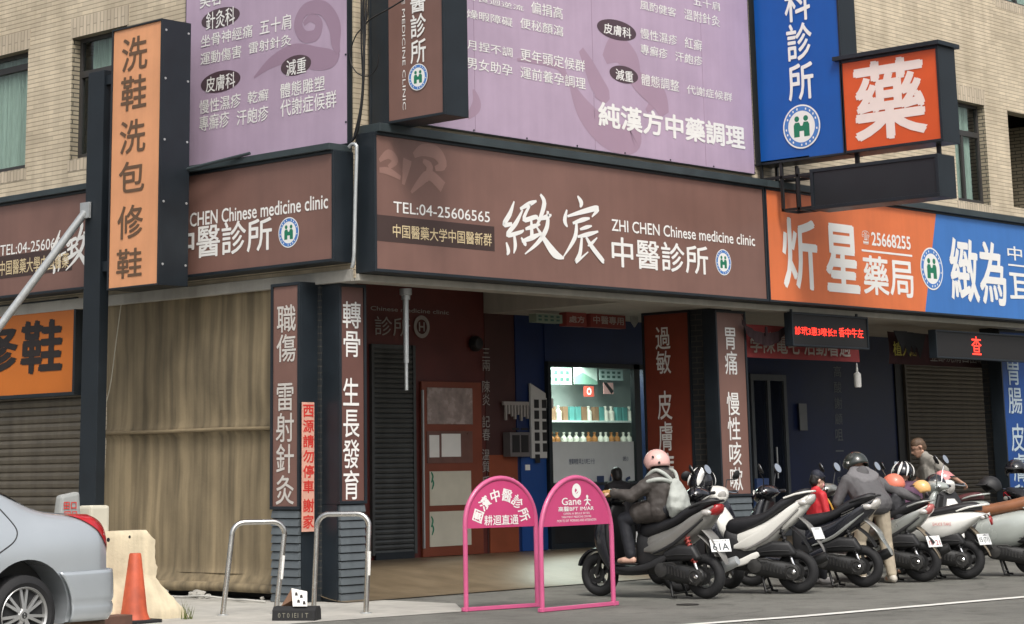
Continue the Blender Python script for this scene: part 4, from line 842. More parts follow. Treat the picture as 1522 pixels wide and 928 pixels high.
# cables and conduit at the corner
o = thing('cable_bundle', 'bundle of black cables looping down the wall corner', 'cable', (-.05, -.1, 5.2))
def cab(pts, r=.012, n=8): q_ = MB(); q_.tube(spline(pts, n), r, 6); return q_
def cp(px, py, x=-.06): return CAM + ray(px, py) * ((x - CAM.x) / ray(px, py).x)
for pts, r in (([cp(541, -30), cp(540, 30), cp(541, 90), cp(538, 150), cp(531, 195), cp(520, 214)], .016), ([cp(545, -30), cp(543, 40), cp(540, 110), cp(536, 160), cp(526, 205)], .012), ([cp(548, -30), cp(545, 28), cp(528, 55), cp(520, 85), cp(530, 108), cp(548, 113), cp(560, 100), cp(563, 80)], .008), ([cp(600, 0), cp(575, 15), cp(553, 27), cp(543, 36)], .010), ([cp(537, -30), cp(537, 60), cp(539, 130), cp(533, 190)], .010)):
    cab(pts, r).build('cable', M['black'], o, smooth=60)
q = MB(); q.tube(spline([cp(519, 219, -.1), cp(523, 215, -.1), cp(529, 216, -.1), cp(530, 228, -.1), cp(528, 300, -.1), cp(526, 380, -.1), cp(523, 398, -.1)], 6), .022, 10); solid('conduit', q, M['galv'], 'thin pale conduit running down the gap between the two canopy signs', 'conduit', smooth=60)
# ------------------------------------------------------------------ street furniture
def rack(label, a, b, h, lean):
    o_ = thing('bike_rack', label, 'rack', (a + b) / 2, 0, 'stainless hoop racks by the corner column'); a, b = V(a), V(b); t = (b - a).normalized(); L0 = V(lean); r = .13
    pts = [a, a + (L0 + V((0, 0, h - r))) * .98]
    for i in range(7): an = pi - pi / 2 * i / 6; pts.append(a + L0 + t * (r + r * cos(an)) + V((0, 0, h - r + r * sin(an))))
    for i in range(7): an = pi / 2 - pi / 2 * i / 6; pts.append(b + L0 + t * (-r + r * cos(an)) + V((0, 0, h - r + r * sin(an))))
    pts += [b + L0 * .98 + V((0, 0, h - r)), b]
    q_ = MB(); q_.tube(pts, .028, 12); q_.build('hoop', M['steel'], o_, smooth=60)
    q_ = MB()
    for p in (a, b): q_.lathe(p, (0, 0, 1), [(.06, 0), (.06, .008), (.035, .012)], 14)
    q_.build('foot_plate', M['galv'], o_)
    q_ = MB(); p = b + L0 * .5 + V((0, 0, h * .5)); q_.lathe(p - V((0, 0, .12)), V((0, 0, 1)) + L0 / h, [(.0295, 0), (.0295, .24)], 12, False); q_.build('label_band', M['paper'], o_, smooth=60)
    return o_
ra, rb = G(331, 915), G(410, 912); rack('stainless hoop rack standing in front of the tarpaulin', ra, rb, .93, (.10, -.02, 0))
ra, rb = G(466, 912), G(544, 912); rack('stainless hoop rack in front of the corner column boards', ra, rb, 1.0, (.05, 0, 0))
o = thing('rubber_block', 'dark rubber wheel stop between the two hoop racks', 'wheel stop', G(441, 922)); c_ = G(441, 922); tt = (G(473, 922) - G(409, 922)); hw = tt.length / 2; tt.normalize(); nn_ = V((-tt.y, tt.x, 0))
q = MB(); q.rings([[c_ + tt * s_ + nn_ * (a * (1 - .1 * k_)) + V((0, 0, z)) for a, z in ((-.11, 0), (-.10, .10), (-.06, .135), (.06, .135), (.10, .10), (.11, 0))] for s_, k_ in ((-hw, 1), (-hw * .97, 0), (hw * .97, 0), (hw, 1))]); q.build('block', M['rubber'], o, bevel=.01)
pl_ = Plane(c_ - nn_ * .108, tt, -nn_); q = MB(); put(q, '0 T 0 1E1 1 T', pl_, -hw * .7, hw * .7, .03, .075, .004); q.build('moulded_lettering', mat('worn grey print', (.22, .21, .17), .8, 0, .1, 5), o)
o = thing('tent_card', 'white folded tent card with black marks on the rubber wheel stop', 'card', c_ + V((0, 0, .135)))
a0 = c_ - tt * hw * .62 + V((0, 0, .137)); q = MB(); ridge = [c_ - tt * hw * .32 + nn_ * .05 + V((0, 0, .30)), c_ + tt * hw * .45 + nn_ * .02 + V((0, 0, .27))]
lowf = [c_ - tt * hw * .05 - nn_ * .09 + V((0, 0, .137)), c_ + tt * hw * .62 - nn_ * .09 + V((0, 0, .137))]; lowb = [c_ - tt * hw * .72 + nn_ * .0 + V((0, 0, .137)), c_ + tt * hw * .2 + nn_ * .12 + V((0, 0, .137))]
q.prism([lowf[0], lowf[1], ridge[1], ridge[0]], V((0, 0, .004))); q.build('card_face', M['paper'], o); q = MB(); q.prism([lowb[0], lowb[1], ridge[1], ridge[0]], V((0, 0, -.004))); q.build('card_back', mat('brown card', (.16, .085, .05), .7, 0, .1, 6), o)
q = MB()
for s_, t in ((.3, .72), (.62, .62), (.42, .30), (.8, .22)):
    p = lowf[0].lerp(lowf[1], s_).lerp(ridge[0].lerp(ridge[1], s_), t); e1 = (lowf[1] - lowf[0]).normalized(); e2 = (ridge[0] - lowf[0]).normalized(); q.prism([p - e1 * .016 - e2 * .02, p + e1 * .016 - e2 * .02, p + e1 * .012 + e2 * .02, p - e1 * .01 + e2 * .02], e1.cross(e2) * .006)
q.build('print', M['blackink'], o)
# pink arch signs
def arch(label, a, b, top, low, texts_fn):
    a, b = V(a), V(b); t = (b - a).normalized(); n = V((t.y, -t.x, 0)); W = (b - a).length; r = W / 2; o_ = thing('arch_sign', label, 'sign', (a + b) / 2); P_ = Plane(a, t, n); h = P_.uv(*top)[1] - .02; vb = P_.uv(*low)[1]
    pts = [P_.pt(0, 0)] + [P_.pt(0, (h - r) * k / 4) for k in (1, 2, 3)] + [P_.pt(r - r * cos(pi * k / 24), h - r + r * sin(pi * k / 24)) for k in range(25)] + [P_.pt(W, (h - r) * k / 4) for k in (3, 2, 1)] + [P_.pt(W, 0)]
    q_ = MB(); q_.tube(pts, .026, 12); q_.build('tube_frame', M['pink'], o_, smooth=60)
    q_ = MB(); q_.pbox(P_, -.05, W + .07, .0, .04, -.02, .02); q_.build('base_bar', M['pink'], o_, bevel=.006)
    a0 = math.asin(max(0, min(.9, (vb - (h - r)) / (r - .02)))); outl = [P_.pt(.02 if not a0 else r - (r - .02) * cos(a0), vb, -.01), P_.pt(W - .02 if not a0 else r + (r - .02) * cos(a0), vb, -.01)] + [P_.pt(r + (r - .02) * cos(a), h - r + (r - .02) * sin(a), -.01) for a in [a0 + .02 + (pi - 2 * a0 - .04) * k / 28 for k in range(29)]]
    q_ = MB(); q_.prism(outl, n * .02); q_.build('sign_panel', mat('pink sign panel', (.50, .055, .165), .4, 0, .06, 4), o_)
    q_ = MB(); texts_fn(q_, P_, W, h, r, vb); q_.build('lettering', M['white'], o_); return o_
def t_left(q_, P_, W, h, r, vb):
    for i, ch in enumerate('園濱中醫診所'):
        q_.marks.append((len(q_.v), len(q_.f))); an = radians(160 - 28 * i); R_ = r * .69; c = (r + R_ * cos(an), h - r * 1.06 + R_ * sin(an)); vs, fs, (a_, b_, c2, d2) = glyphs(ch); ro = an - pi / 2; sz = .142
        for k_, (dx, dy) in enumerate(((0, 0), (.005, .002), (-.004, .004))):
            q_.add([P_.pt(c[0] + dx + ((x - (a_ + b_) / 2) * cos(ro) - (y - (c2 + d2) / 2) * sin(ro)) * sz, c[1] + dy + ((x - (a_ + b_) / 2) * sin(ro) + (y - (c2 + d2) / 2) * cos(ro)) * sz, .012 + k_ * .0003) for x, y in vs], fs)
    H = h - vb; put(q_, '耕迴直通', P_, W * .26, W * .74, h - .95 * H, h - .75 * H, .012, bold=.012)
def t_right(q_, P_, W, h, r, vb):
    H = h - vb; Y = lambda f: h - f * H
    ringd(q_, P_, r, Y(.28), .028, .075, .012, 30); ribbon(q_, P_, [(r - .02, Y(.33), .012), (r + .02, Y(.27), .02), (r - .01, Y(.22), .01)], .012); put(q_, 'Gane', P_, W * .29, W * .56, Y(.57), Y(.42), .012, bold=.01)
    z = Y(.5); disc(q_, P_, W * .65, z + .045, .018, .012, 14); ribbon(q_, P_, [(W * .65, z + .03, .024), (W * .65, z - .01, .024), (W * .62, z - .045, .012)], .012); ribbon(q_, P_, [(W * .65, z - .01, .016), (W * .69, z - .045, .01)], .0125); ribbon(q_, P_, [(W * .60, z + .005, .01), (W * .65, z + .015, .013), (W * .70, z + .005, .01)], .013)
    put(q_, '高醫BFT IM/AR', P_, W * .24, W * .74, Y(.70), Y(.60), .012, bold=.012)
    put(q_, 'OPEN A BELLE BITES', P_, W * .31, W * .68, Y(.77), Y(.73), .012); put(q_, 'TREATMENT MEDICINE CENTRE', P_, W * .28, W * .70, Y(.84), Y(.80), .012); put(q_, 'MON TO SAT  MORNING AND AFTERNOON', P_, W * .22, W * .77, Y(.92), Y(.87), .012)
arch('pink arch sign with white characters set along its curve', G(693, 909), G(799, 902), (746, 708), (745, 784), t_left)
arch('pink arch sign with a white round mark at its top', G(806, 910), G(912, 900), (858, 707), (858, 781), t_right)
# barrier, cone, planks
o = thing('jersey_barrier', 'cream concrete barrier with a broken end behind the orange cone', 'barrier', (-3.9, .2, 0))
def xend(z): return -2.60 + (.05 * noise.noise(V((0, 0, z * 9))) + .03 * noise.noise(V((3, 0, z * 23)))) + (.22 - .30 * min(1, z / .35) if z < .35 else -.08 - .02 * z) - (.10 * max(0, z - .78) / .1 if z > .78 else 0)
prof = [(.30, 0), (.30, .08), (.20, .30), (.13, .42), (.11, .84), (.09, .88)]; zs = [i * .88 / 26 for i in range(27)]
def hw_(z):
    for (w0, z0), (w1, z1) in zip(prof, prof[1:]):
        if z <= z1: return w0 + (w1 - w0) * (z - z0) / (z1 - z0)
    return .085
q = MB(); rs = []
for z in zs: xe = xend(z); w_ = hw_(z); rs.append([(-6.4, .25 - w_, z), (-5, .25 - w_, z), (-4, .25 - w_, z), (xe - .25, .25 - w_, z), (xe - .02, .25 - w_ * .95, z), (xe, .25 - w_ * .6, z), (xe + .02 * noise.noise(V((1, 1, z * 14))), .25 + w_ * .5, z), (xe - .05, .25 + w_, z), (-6.4, .25 + w_, z)])
q.rings(rs); ba = q.build('barrier_body', mat('cream painted concrete', (.66, .57, .40), .85, 0, .13, 3.5, bump=.45, bscale=30, streak=.22), o, smooth=40)
q = MB()
for x, z, r in ((-3.32, .80, .022), (-3.05, .82, .016), (-3.41, .68, .018), (-3.55, .30, .02), (-3.5, .5, .012)): q.lathe((x, .25 - hw_(z) - .001, z), (0, -1, 0), [(r, 0), (r * .7, .003)], 10)
q.build('drill_hole', M['black'], o)
q = MB(); q.box(-3.50, -3.26, .2, .42, .86, 1.14); solid('timber_stub', q, M['cream'], 'cream painted stub standing behind the car on the concrete barrier', 'post', bevel=.03)
q = MB(); q.hexa([V((-3.86, .1, 1.08)) + V(p)*.85 for p in ((-.16, -.08, -.25), (.16, -.08, -.25), (.16, .1, -.25), (-.16, .1, -.25), (-.13, -.06, .20), (.13, -.06, .24), (.13, .06, .24), (-.13, .06, .20))]); jug = solid('plastic_jug', q, mat('translucent grey jug', (.30, .31, .30), .4, 0, .08, 6), 'grey plastic jug with red print standing behind the car boot', 'jug', bevel=.03)
pj = Plane((-3.86, .038, -.055), (1, 0, 0), (0, -1, 0)); q = MB()
for i in range(3): put(q, ('田口', '回日', '口田')[i], pj, -.09, .06, 1.17 - .09 * i, 1.24 - .09 * i, .002 + .012 * i, bold=.02)
pr_ = q.build('jug_print', M['redink'], jug); q = None
c_ = V((-3.24, -.20, 0)); o = thing('traffic_cone', 'scuffed orange traffic cone in front of the cream barrier', 'cone', c_)
q = MB(); q.lathe(c_, (0, 0, 1), [(.165, .03), (.150, .05), (.130, .10), (.060, .66), (.052, .672), (.03, .672), (.03, .65)], 28); q.build('cone_body', mat('scuffed orange plastic', (.50, .088, .035), .6, 0, .28, 5, bump=.15, bscale=25, streak=.30), o, smooth=50)
q = MB(); q.box(c_.x - .20, c_.x + .20, c_.y - .20, c_.y + .20, .0, .035); q.build('base', M['rubber'], o, bevel=.012)
q = MB(); q.obox((-3.75, -.38, .05), (.30, .06, 0), (-.02, .10, 0), (0, 0, .05)); solid('timber_block', q, mat('dark timber', (.10, .05, .035), .8, 0, .25, 8), 'dark timber block on the ground behind the car', 'timber', bevel=.008)
q = MB()
for i in range(26):
    a_ = random.uniform(0, 6.28); b_ = V((-2.62 + random.uniform(-.05, .05), -.25 + random.uniform(-.05, .05), 0)); l_ = random.uniform(.08, .22); d_ = V((cos(a_) * .4, sin(a_) * .4, 1)); w_ = V((-sin(a_), cos(a_), 0)) * .006
    q.add([b_ - w_, b_ + w_, b_ + d_ * l_], [(0, 1, 2)])
solid('grass_tuft', q, mat('dry grass', (.10, .12, .03), .8, 0, .3, 20), 'small grass tuft growing at the foot of the cream barrier', 'plant')

q = MB(); c_ = G(1022, 899); q.lathe(c_ + V((0, 0, .002)), (0, 0, 1), [(.12, 0), (.12, .004), (.10, .006), (0, .006)], 28); q.v = [V((p.x, p.y, p.z)) for p in q.v]; solid('drain_cover', q, mat('dark cast iron', (.045, .043, .040), .6, .5, .3, 12, bump=.3), 'dark round cover in the road beside the gunmetal scooter', 'drain cover')

# dim glass door in the dark bay beside the middle column
o = thing('glass_door', 'dim glass door with a grey frame in the dark bay beside the middle column', 'door', (12.6, 2.98, .285)); P_ = PR(2.98); u0, v1 = P_.uv(1113, 556); u1, _ = P_.uv(1166, 556); q = MB()
for b4 in ((u0, u0 + .08, .285, v1), (u1 - .08, u1, .285, v1), (u0 + .08, u1 - .08, v1 - .1, v1), (u0 + .08, u1 - .08, .285, .38), ((u0 + u1) / 2 - .04, (u0 + u1) / 2 + .04, .38, v1 - .1)): q.pbox(P_, *b4, -.03, .03)
q.build('frame', mat('dull aluminium', (.10, .11, .12), .4, .4, .1, 8), o); q = MB(); q.pbox(P_, u0 + .08, u1 - .08, .38, v1 - .1, -.02, -.01); q.build('pane', mat('black glass', (.010, .013, .022), .08, 0, .1, 4), o)
q = MB(); q.tube([P_.pt((u0 + u1) / 2 + .1, 1.2, .06), P_.pt((u0 + u1) / 2 + .1, 1.7, .06)], .015, 8); q.build('handle', M['galv'], o)
q = MB(); u0, v1 = P_.uv(1187, 600); u1, v0 = P_.uv(1200, 640); q.pbox(P_, u0, u1, v0, v1, .0, .01); solid('notice_sheet', q, mat('dim grey paper', (.16, .17, .18), .7, 0, .1, 5), 'dim grey sheet taped to the dark blue wall panel', 'notice')
# ------------------------------------------------------------------ car
CS = 1.12
ST = [  # x, k0..k9: (y, z)
 (-.985, [(0,.36),(.56,.36),(.66,.42),(.70,.50),(.71,.60),(.69,.72),(.63,.82),(.52,.88),(.30,.92),(0,.93)]),
 (-.95, [(0,.27),(.66,.27),(.745,.34),(.775,.46),(.78,.62),(.765,.79),(.71,.90),(.60,.955),(.36,.98),(0,.99)]),
 (-.80, [(0,.22),(.72,.22),(.80,.29),(.83,.44),(.838,.62),(.82,.82),(.765,.935),(.66,.985),(.42,1.00),(0,1.01)]),
 (-.50, [(0,.20),(.74,.20),(.82,.26),(.848,.43),(.858,.62),(.842,.82),(.79,.945),(.68,1.00),(.45,1.015),(0,1.025)]),
 (-.22, [(0,.20),(.74,.20),(.825,.25),(.85,.43),(.862,.62),(.848,.81),(.80,.945),(.70,1.02),(.50,1.045),(0,1.06)]),
 (.10, [(0,.20),(.74,.20),(.825,.25),(.85,.43),(.865,.62),(.850,.80),(.81,.945),(.74,1.09),(.60,1.17),(0,1.20)]),
 (.42, [(0,.20),(.74,.20),(.825,.25),(.85,.43),(.865,.62),(.850,.79),(.815,.94),(.72,1.19),(.56,1.33),(0,1.37)]),
 (.80, [(0,.20),(.74,.20),(.825,.25),(.85,.43),(.865,.62),(.850,.78),(.815,.93),(.70,1.23),(.54,1.38),(0,1.43)]),
 (1.40, [(0,.20),(.74,.20),(.825,.25),(.85,.43),(.865,.62),(.850,.77),(.815,.92),(.70,1.24),(.54,1.40),(0,1.45)]),
 (1.90, [(0,.20),(.74,.20),(.825,.25),(.85,.43),(.865,.62),(.850,.76),(.81,.90),(.71,1.18),(.54,1.34),(0,1.39)]),
 (2.30, [(0,.20),(.74,.20),(.825,.25),(.85,.43),(.865,.61),(.848,.74),(.80,.87),(.72,.98),(.55,1.05),(0,1.10)]),
 (2.60, [(0,.20),(.74,.20),(.825,.25),(.85,.43),(.862,.60),(.84,.72),(.78,.83),(.68,.89),(.48,.93),(0,.95)]),
 (3.10, [(0,.20),(.72,.20),(.80,.26),(.83,.42),(.835,.57),(.81,.68),(.74,.77),(.64,.81),(.42,.83),(0,.85)]),
 (3.40, [(0,.24),(.62,.24),(.70,.30),(.73,.42),(.72,.54),(.68,.63),(.60,.69),(.50,.72),(.32,.74),(0,.75)]),
 (3.46, [(0,.32),(.52,.32),(.60,.36),(.62,.44),(.61,.52),(.57,.58),(.50,.62),(.42,.64),(.26,.65),(0,.655)])]
ST = [((x if x > -.22 else -.22 + (x + .22) * .77), r) for x, r in ST]
CARX = G(30, 975) + V((0, 0, 0))
car = thing('parked_car', 'silver saloon car parked in front of the cream concrete barrier', 'car', (CARX.x, CARX.y + .80 * CS, 0), pi)
def car_pt(x, k):
    i = 0
    while i < len(ST) - 2 and x > ST[i + 1][0]: i += 1
    t = (x - ST[i][0]) / (ST[i + 1][0] - ST[i][0]); a = ST[max(i - 1, 0)]; b = ST[i]; c = ST[i + 1]; d = ST[min(i + 2, len(ST) - 1)]
    def kk(row):
        r = row[1]; j = min(int(k), 8); s_ = k - j; p = r[max(j - 1, 0)]; q = r[j]; u = r[j + 1]; w_ = r[min(j + 2, 9)]
        if j == 8: w_ = (-r[8][0], r[8][1])
        return cr(p[0], q[0], u[0], w_[0], s_), cr(p[1], q[1], u[1], w_[1], s_)
    A, B_, C_, D = kk(a), kk(b), kk(c), kk(d)
    y = B_[0] + (C_[0] - B_[0]) * t; z = B_[1] + (C_[1] - B_[1]) * t
    y2 = cr(A[0], B_[0], C_[0], D[0], t); z2 = cr(A[1], B_[1], C_[1], D[1], t)
    return V((x, .35 * y + .65 * y2, .35 * z + .65 * z2))
def car_n(x, k):
    a = car_pt(min(x + .01, 3.45), k) - car_pt(max(x - .01, -.98), k); b = car_pt(x, min(k + .02, 9)) - car_pt(x, max(k - .02, 0)); n = a.cross(b); n = n.normalized() if n.length else V((0, 1, 0))
    return n if n.y >= -.01 and (n.y > .02 or n.z > 0) else -n
paint = mat('silver car paint', (.50, .535, .56), .22, .45, .02, 3, coat=.7)
q = MB(); xs = []
for i in range(len(ST) - 1):
    for t in range(4): xs.append(ST[i][0] + (ST[i + 1][0] - ST[i][0]) * t / 4)
xs.append(ST[-1][0]); ks = [i * 9 / 36 for i in range(37)]
q.rings([[car_pt(x, k) for k in ks] + [V((p.x, -p.y, p.z)) for p in (car_pt(x, k) for k in ks[-2:0:-1])] for x in xs])
def cut(me):
    c = MB(); c.lathe((0, -1.2, .30), (0, 1, 0), [(.385, 0), (.385, 2.4)], 40); c.lathe((2.55, -1.2, .30), (0, 1, 0), [(.38, 0), (.38, 2.4)], 40); co = c.build('cutter', paint, None, local=True, scale=CS)
    def f(o_): md = o_.modifiers.new('b', 'BOOLEAN'); md.object = co; md.operation = 'DIFFERENCE'; md.solver = 'EXACT'
    r = evalmod(me, f); bpy.data.objects.remove(co); r.materials.clear(); return r
q.build('body', paint, car, smooth=40, local=True, scale=CS, mod=cut, wn=True)
def patch(name, m, x0, x1, k0, k1, off, nx=14, nk=8, f=None, both=True, parent=None):
    q_ = MB()
    for sgn in ((1, -1) if both else (1,)):
        vs = []
        for i in range(nx + 1):
            for j in range(nk + 1):
                x = x0 + (x1 - x0) * i / nx; a, b = (k0, k1) if f is None else f(i / nx); k = a + (b - a) * j / nk; p = car_pt(x, k) + car_n(x, k) * off; vs.append((p.x, p.y * sgn, p.z))
        q_.add(vs, [(i * (nk + 1) + j, (i + 1) * (nk + 1) + j, (i + 1) * (nk + 1) + j + 1, i * (nk + 1) + j + 1) for i in range(nx) for j in range(nk)])
    return q_.build(name, m, parent or car, smooth=50, local=True, scale=CS)
cglass = mat('dark car glass', (.012, .014, .015), .06, 0, .05, 3)
patch('side_window', cglass, .36, 1.98, 6.15, 7.75, .006, f=lambda t: (6.15, 6.5 + min(1, t * 5) * 1.25 if t < .75 else 7.75 - (t - .75) * 4))
patch('rear_window', cglass, -.10, .52, 7.55, 9, .006, f=lambda t: (7.45 + .1 * t, 9)); patch('windscreen', cglass, 1.98, 2.42, 7.5, 9, .006)
patch('tail_light', mat('red tail lamp', (.42, .012, .016), .12, 0, .12, 12, coat=.6), -.803, -.42, 5, 7, .010, f=lambda t: (4.35 + 2.35 * t ** .8, 7.05 - .25 * t))
q = MB()
def seam(pts, r=.006): 
    for s_ in (1, -1): q.tube([V((p.x, p.y * s_, p.z)) for p in (car_pt(x, k) + car_n(x, k) * -.001 for x, k in pts)], r, 6)
seam([(x, k) for x, k in smooth_rows([(.40, 7.7), (.26, 6.9), (.13, 6.2), (.08, 5.6), (.12, 5.1), (.24, 4.7), (.34, 4.35)], 5)]); seam([(1.62, k * .5 + 2.2) for k in range(12)]); seam([(2.35, k * .5 + 2.2) for k in range(9)])
seam([(-.46 - .09 * i, 6.95 + .02 * i) for i in range(5)], .004); q.build('door_seam', M['black'], car, local=True, scale=CS)
q = MB(); q.obox((.64, .868, .70), (.09, 0, 0), (0, .016, 0), (0, 0, .022)); q.obox((1.72, .868, .70), (.09, 0, 0), (0, .016, 0), (0, 0, .022)); q.build('door_handle', paint, car, bevel=.012, local=True, scale=CS)
def bumper_panel():
    q_ = MB(); rows = []; nk = 14
    for j in range(nk + 1):
        f = j / nk; z = .215 + .365 * f; d = .020 * sin(pi * (.08 + .84 * f)) ** .6 - (.03 * (1 - f / .15) if f < .15 else 0) - (.012 if .30 < f < .36 else 0)
        xs0 = -math.sqrt(max(0, .388 ** 2 - (z - .30) ** 2)) - .004; side = [(xs0 + (-.52 - xs0) * i / 8, .884 + d * .6) for i in range(8)]
        side += [(-.52 - (.385 + d) * max(0, sin(a)) ** (2 / 4.2), (.884 + d * .6) * max(0, cos(a)) ** (2 / 4.2)) for a in [pi / 2 * i / 14 for i in range(15)]]
        full = side + [(x, -y) for x, y in side[-2::-1]]; rows.append([V((x, y, z + .012 * max(0, -x - .4) * f)) for x, y in full])
    n = len(rows[0]); q_.v = [p for r in rows for p in r]; q_.f = [[j * n + i, j * n + i + 1, (j + 1) * n + i + 1, (j + 1) * n + i] for j in range(nk) for i in range(n - 1)]
    b_ = q_.build('bumper', mat('silver bumper paint', (.47, .505, .53), .24, .45, .03, 3, coat=.6), car, smooth=50, local=True, scale=CS); md = b_.modifiers.new('thick', 'SOLIDIFY'); md.thickness = .02; md.offset = -1; return b_
bumper_panel()
q = MB(); q.tube([(-.50, .58, .20), (-.86, .66, .175)], .030, 12); q.build('exhaust_pipe', mat('rusty pipe', (.13, .085, .055), .6, .4, .3, 10), car, local=True, scale=CS)
for x in (0, 2.55): q = MB(); q.lathe((x, -.60, .30), (0, 1, 0), [(.0, 0), (.383, 0), (.383, 1.2), (0, 1.2)], 32, False); q.build('wheel_liner', M['black'], car, local=True, scale=CS)
alloy = mat('alloy wheel', (.52, .52, .51), .32, .75, .06, 8)
def car_wheel(x, y, s_):
    q_ = MB(); q_.lathe((x, y, .287), (0, s_, 0), [(.19, -.09), (.262, -.10), (.285, -.075), (.287, 0), (.285, .068), (.262, .09), (.232, .098), (.205, .085), (.198, .05)], 48); wl = q_.build('wheel', M['rubber'], car, smooth=35, local=True, scale=CS)
    q_ = MB(); q_.lathe((x, y, .287), (0, s_, 0), [(.19, -.06), (.192, .05), (.204, .086), (.200, .090), (.188, .076), (.182, .04), (.180, -.06)], 48, False)
    q_.lathe((x, y, .287), (0, s_, 0), [(.052, .02), (.052, .074), (.040, .084), (0, .086)], 24); c_ = V((x, y, .287))
    for i in range(7):
        for d_ in (-.11, .11):
            a = 2 * pi * i / 7 + pi / 2 + d_ * .9; a2 = 2 * pi * i / 7 + pi / 2 + d_ * 1.35; p = c_ + V((cos(a) * .04, s_ * .070, sin(a) * .04)); p2 = c_ + V((cos(a2) * .192, s_ * .058, sin(a2) * .192)); t_ = (p2 - p).normalized(); w_ = t_.cross(V((0, s_, 0))).normalized()
            q_.obox((p + p2) / 2, t_ * (p2 - p).length / 2, w_ * .0105, V((0, .011, 0)))
    q_.build('rim', alloy, wl, smooth=30, local=True, scale=CS)
    q_ = MB(); q_.lathe((x, y, .287), (0, s_, 0), [(0, -.03), (.16, -.03), (.16, -.015), (0, -.015)], 32, False); q_.build('brake_disc', mat('brake disc', (.10, .095, .09), .5, .6, .1, 8), wl, local=True, scale=CS)
    q_ = MB(); q_.torus((x, y + s_ * .0865, .287), (0, 1, 0), .020, .003, 18, 6); [q_.tube([(x + a_, y + s_ * .087, .274), (x + a_ + .006, y + s_ * .087, .300)], .003, 6) for a_ in (-.013, .007)]; q_.tube([(x - .010, y + s_ * .087, .287), (x + .010, y + s_ * .087, .287)], .003, 6); q_.build('hub_emblem', M['black'], wl, local=True, scale=CS)
for x in (0, 2.55):
    for s_ in (1, -1): car_wheel(x, s_ * .755, s_)

# ------------------------------------------------------------------ scooters
KS = 1.12
SM = {
 'gunmetal': mat('gunmetal scooter paint', (.20, .195, .18), .32, .25, .08, 6, coat=.4), 'pearl': mat('pearl white scooter paint', (.66, .65, .60), .28, 0, .04, 5, coat=.5),
 'gloss black': mat('gloss black scooter paint', (.014, .015, .020), .16, 0, .1, 6, coat=.6), 'silver': mat('silver grey scooter paint', (.30, .31, .29), .28, .45, .06, 6, coat=.5),
 'warm white': mat('white scooter paint', (.70, .70, .66), .25, 0, .04, 5, coat=.6), 'sage': mat('grey green scooter paint', (.40, .43, .40), .25, .15, .05, 5, coat=.6),
 'seat': mat('black seat vinyl', (.011, .011, .013), .5, 0, .15, 10, bump=.06), 'tan seat': mat('brown seat vinyl', (.235, .095, .042), .45, 0, .15, 8, bump=.06), 'wine seat': mat('maroon seat vinyl', (.08, .02, .022), .45, 0, .15, 8),
 'trim': mat('matt black trim', (.013, .013, .014), .55, 0, .15, 12, bump=.04), 'engine': mat('dark engine casting', (.024, .024, .024), .45, .35, .25, 14, bump=.1), 'cover': mat('worn engine cover', (.050, .049, .047), .42, .5, .22, 16, bump=.1), 'fender': mat('grey rear fender', (.17, .165, .155), .5, 0, .1, 8),
 'red shock': mat('red spring', (.30, .045, .035), .4, .1, .1, 8), 'red lens': mat('red lens', (.30, .012, .014), .12, 0, .1, 10, coat=.5), 'pale lens': mat('pale red lens', (.42, .12, .11), .15, 0, .1, 10, coat=.5), 'clear': mat('clear lens', (.50, .48, .45), .1, .2, .1, 20, coat=.5), 'amber': mat('amber lens', (.40, .16, .03), .15, 0, .1, 10), 'plate': mat('plate white', (.72, .73, .72), .4, 0, .03, 6),
 'mirror': mat('mirror glass', (.88, .9, .92), .03, 1, .01, 3), 'rim': mat('dark alloy rim', (.16, .16, .16), .38, .7, .1, 8), 'mud': mat('brown mud flap', (.16, .13, .09), .7, 0, .2, 12)}
WB = 1.235
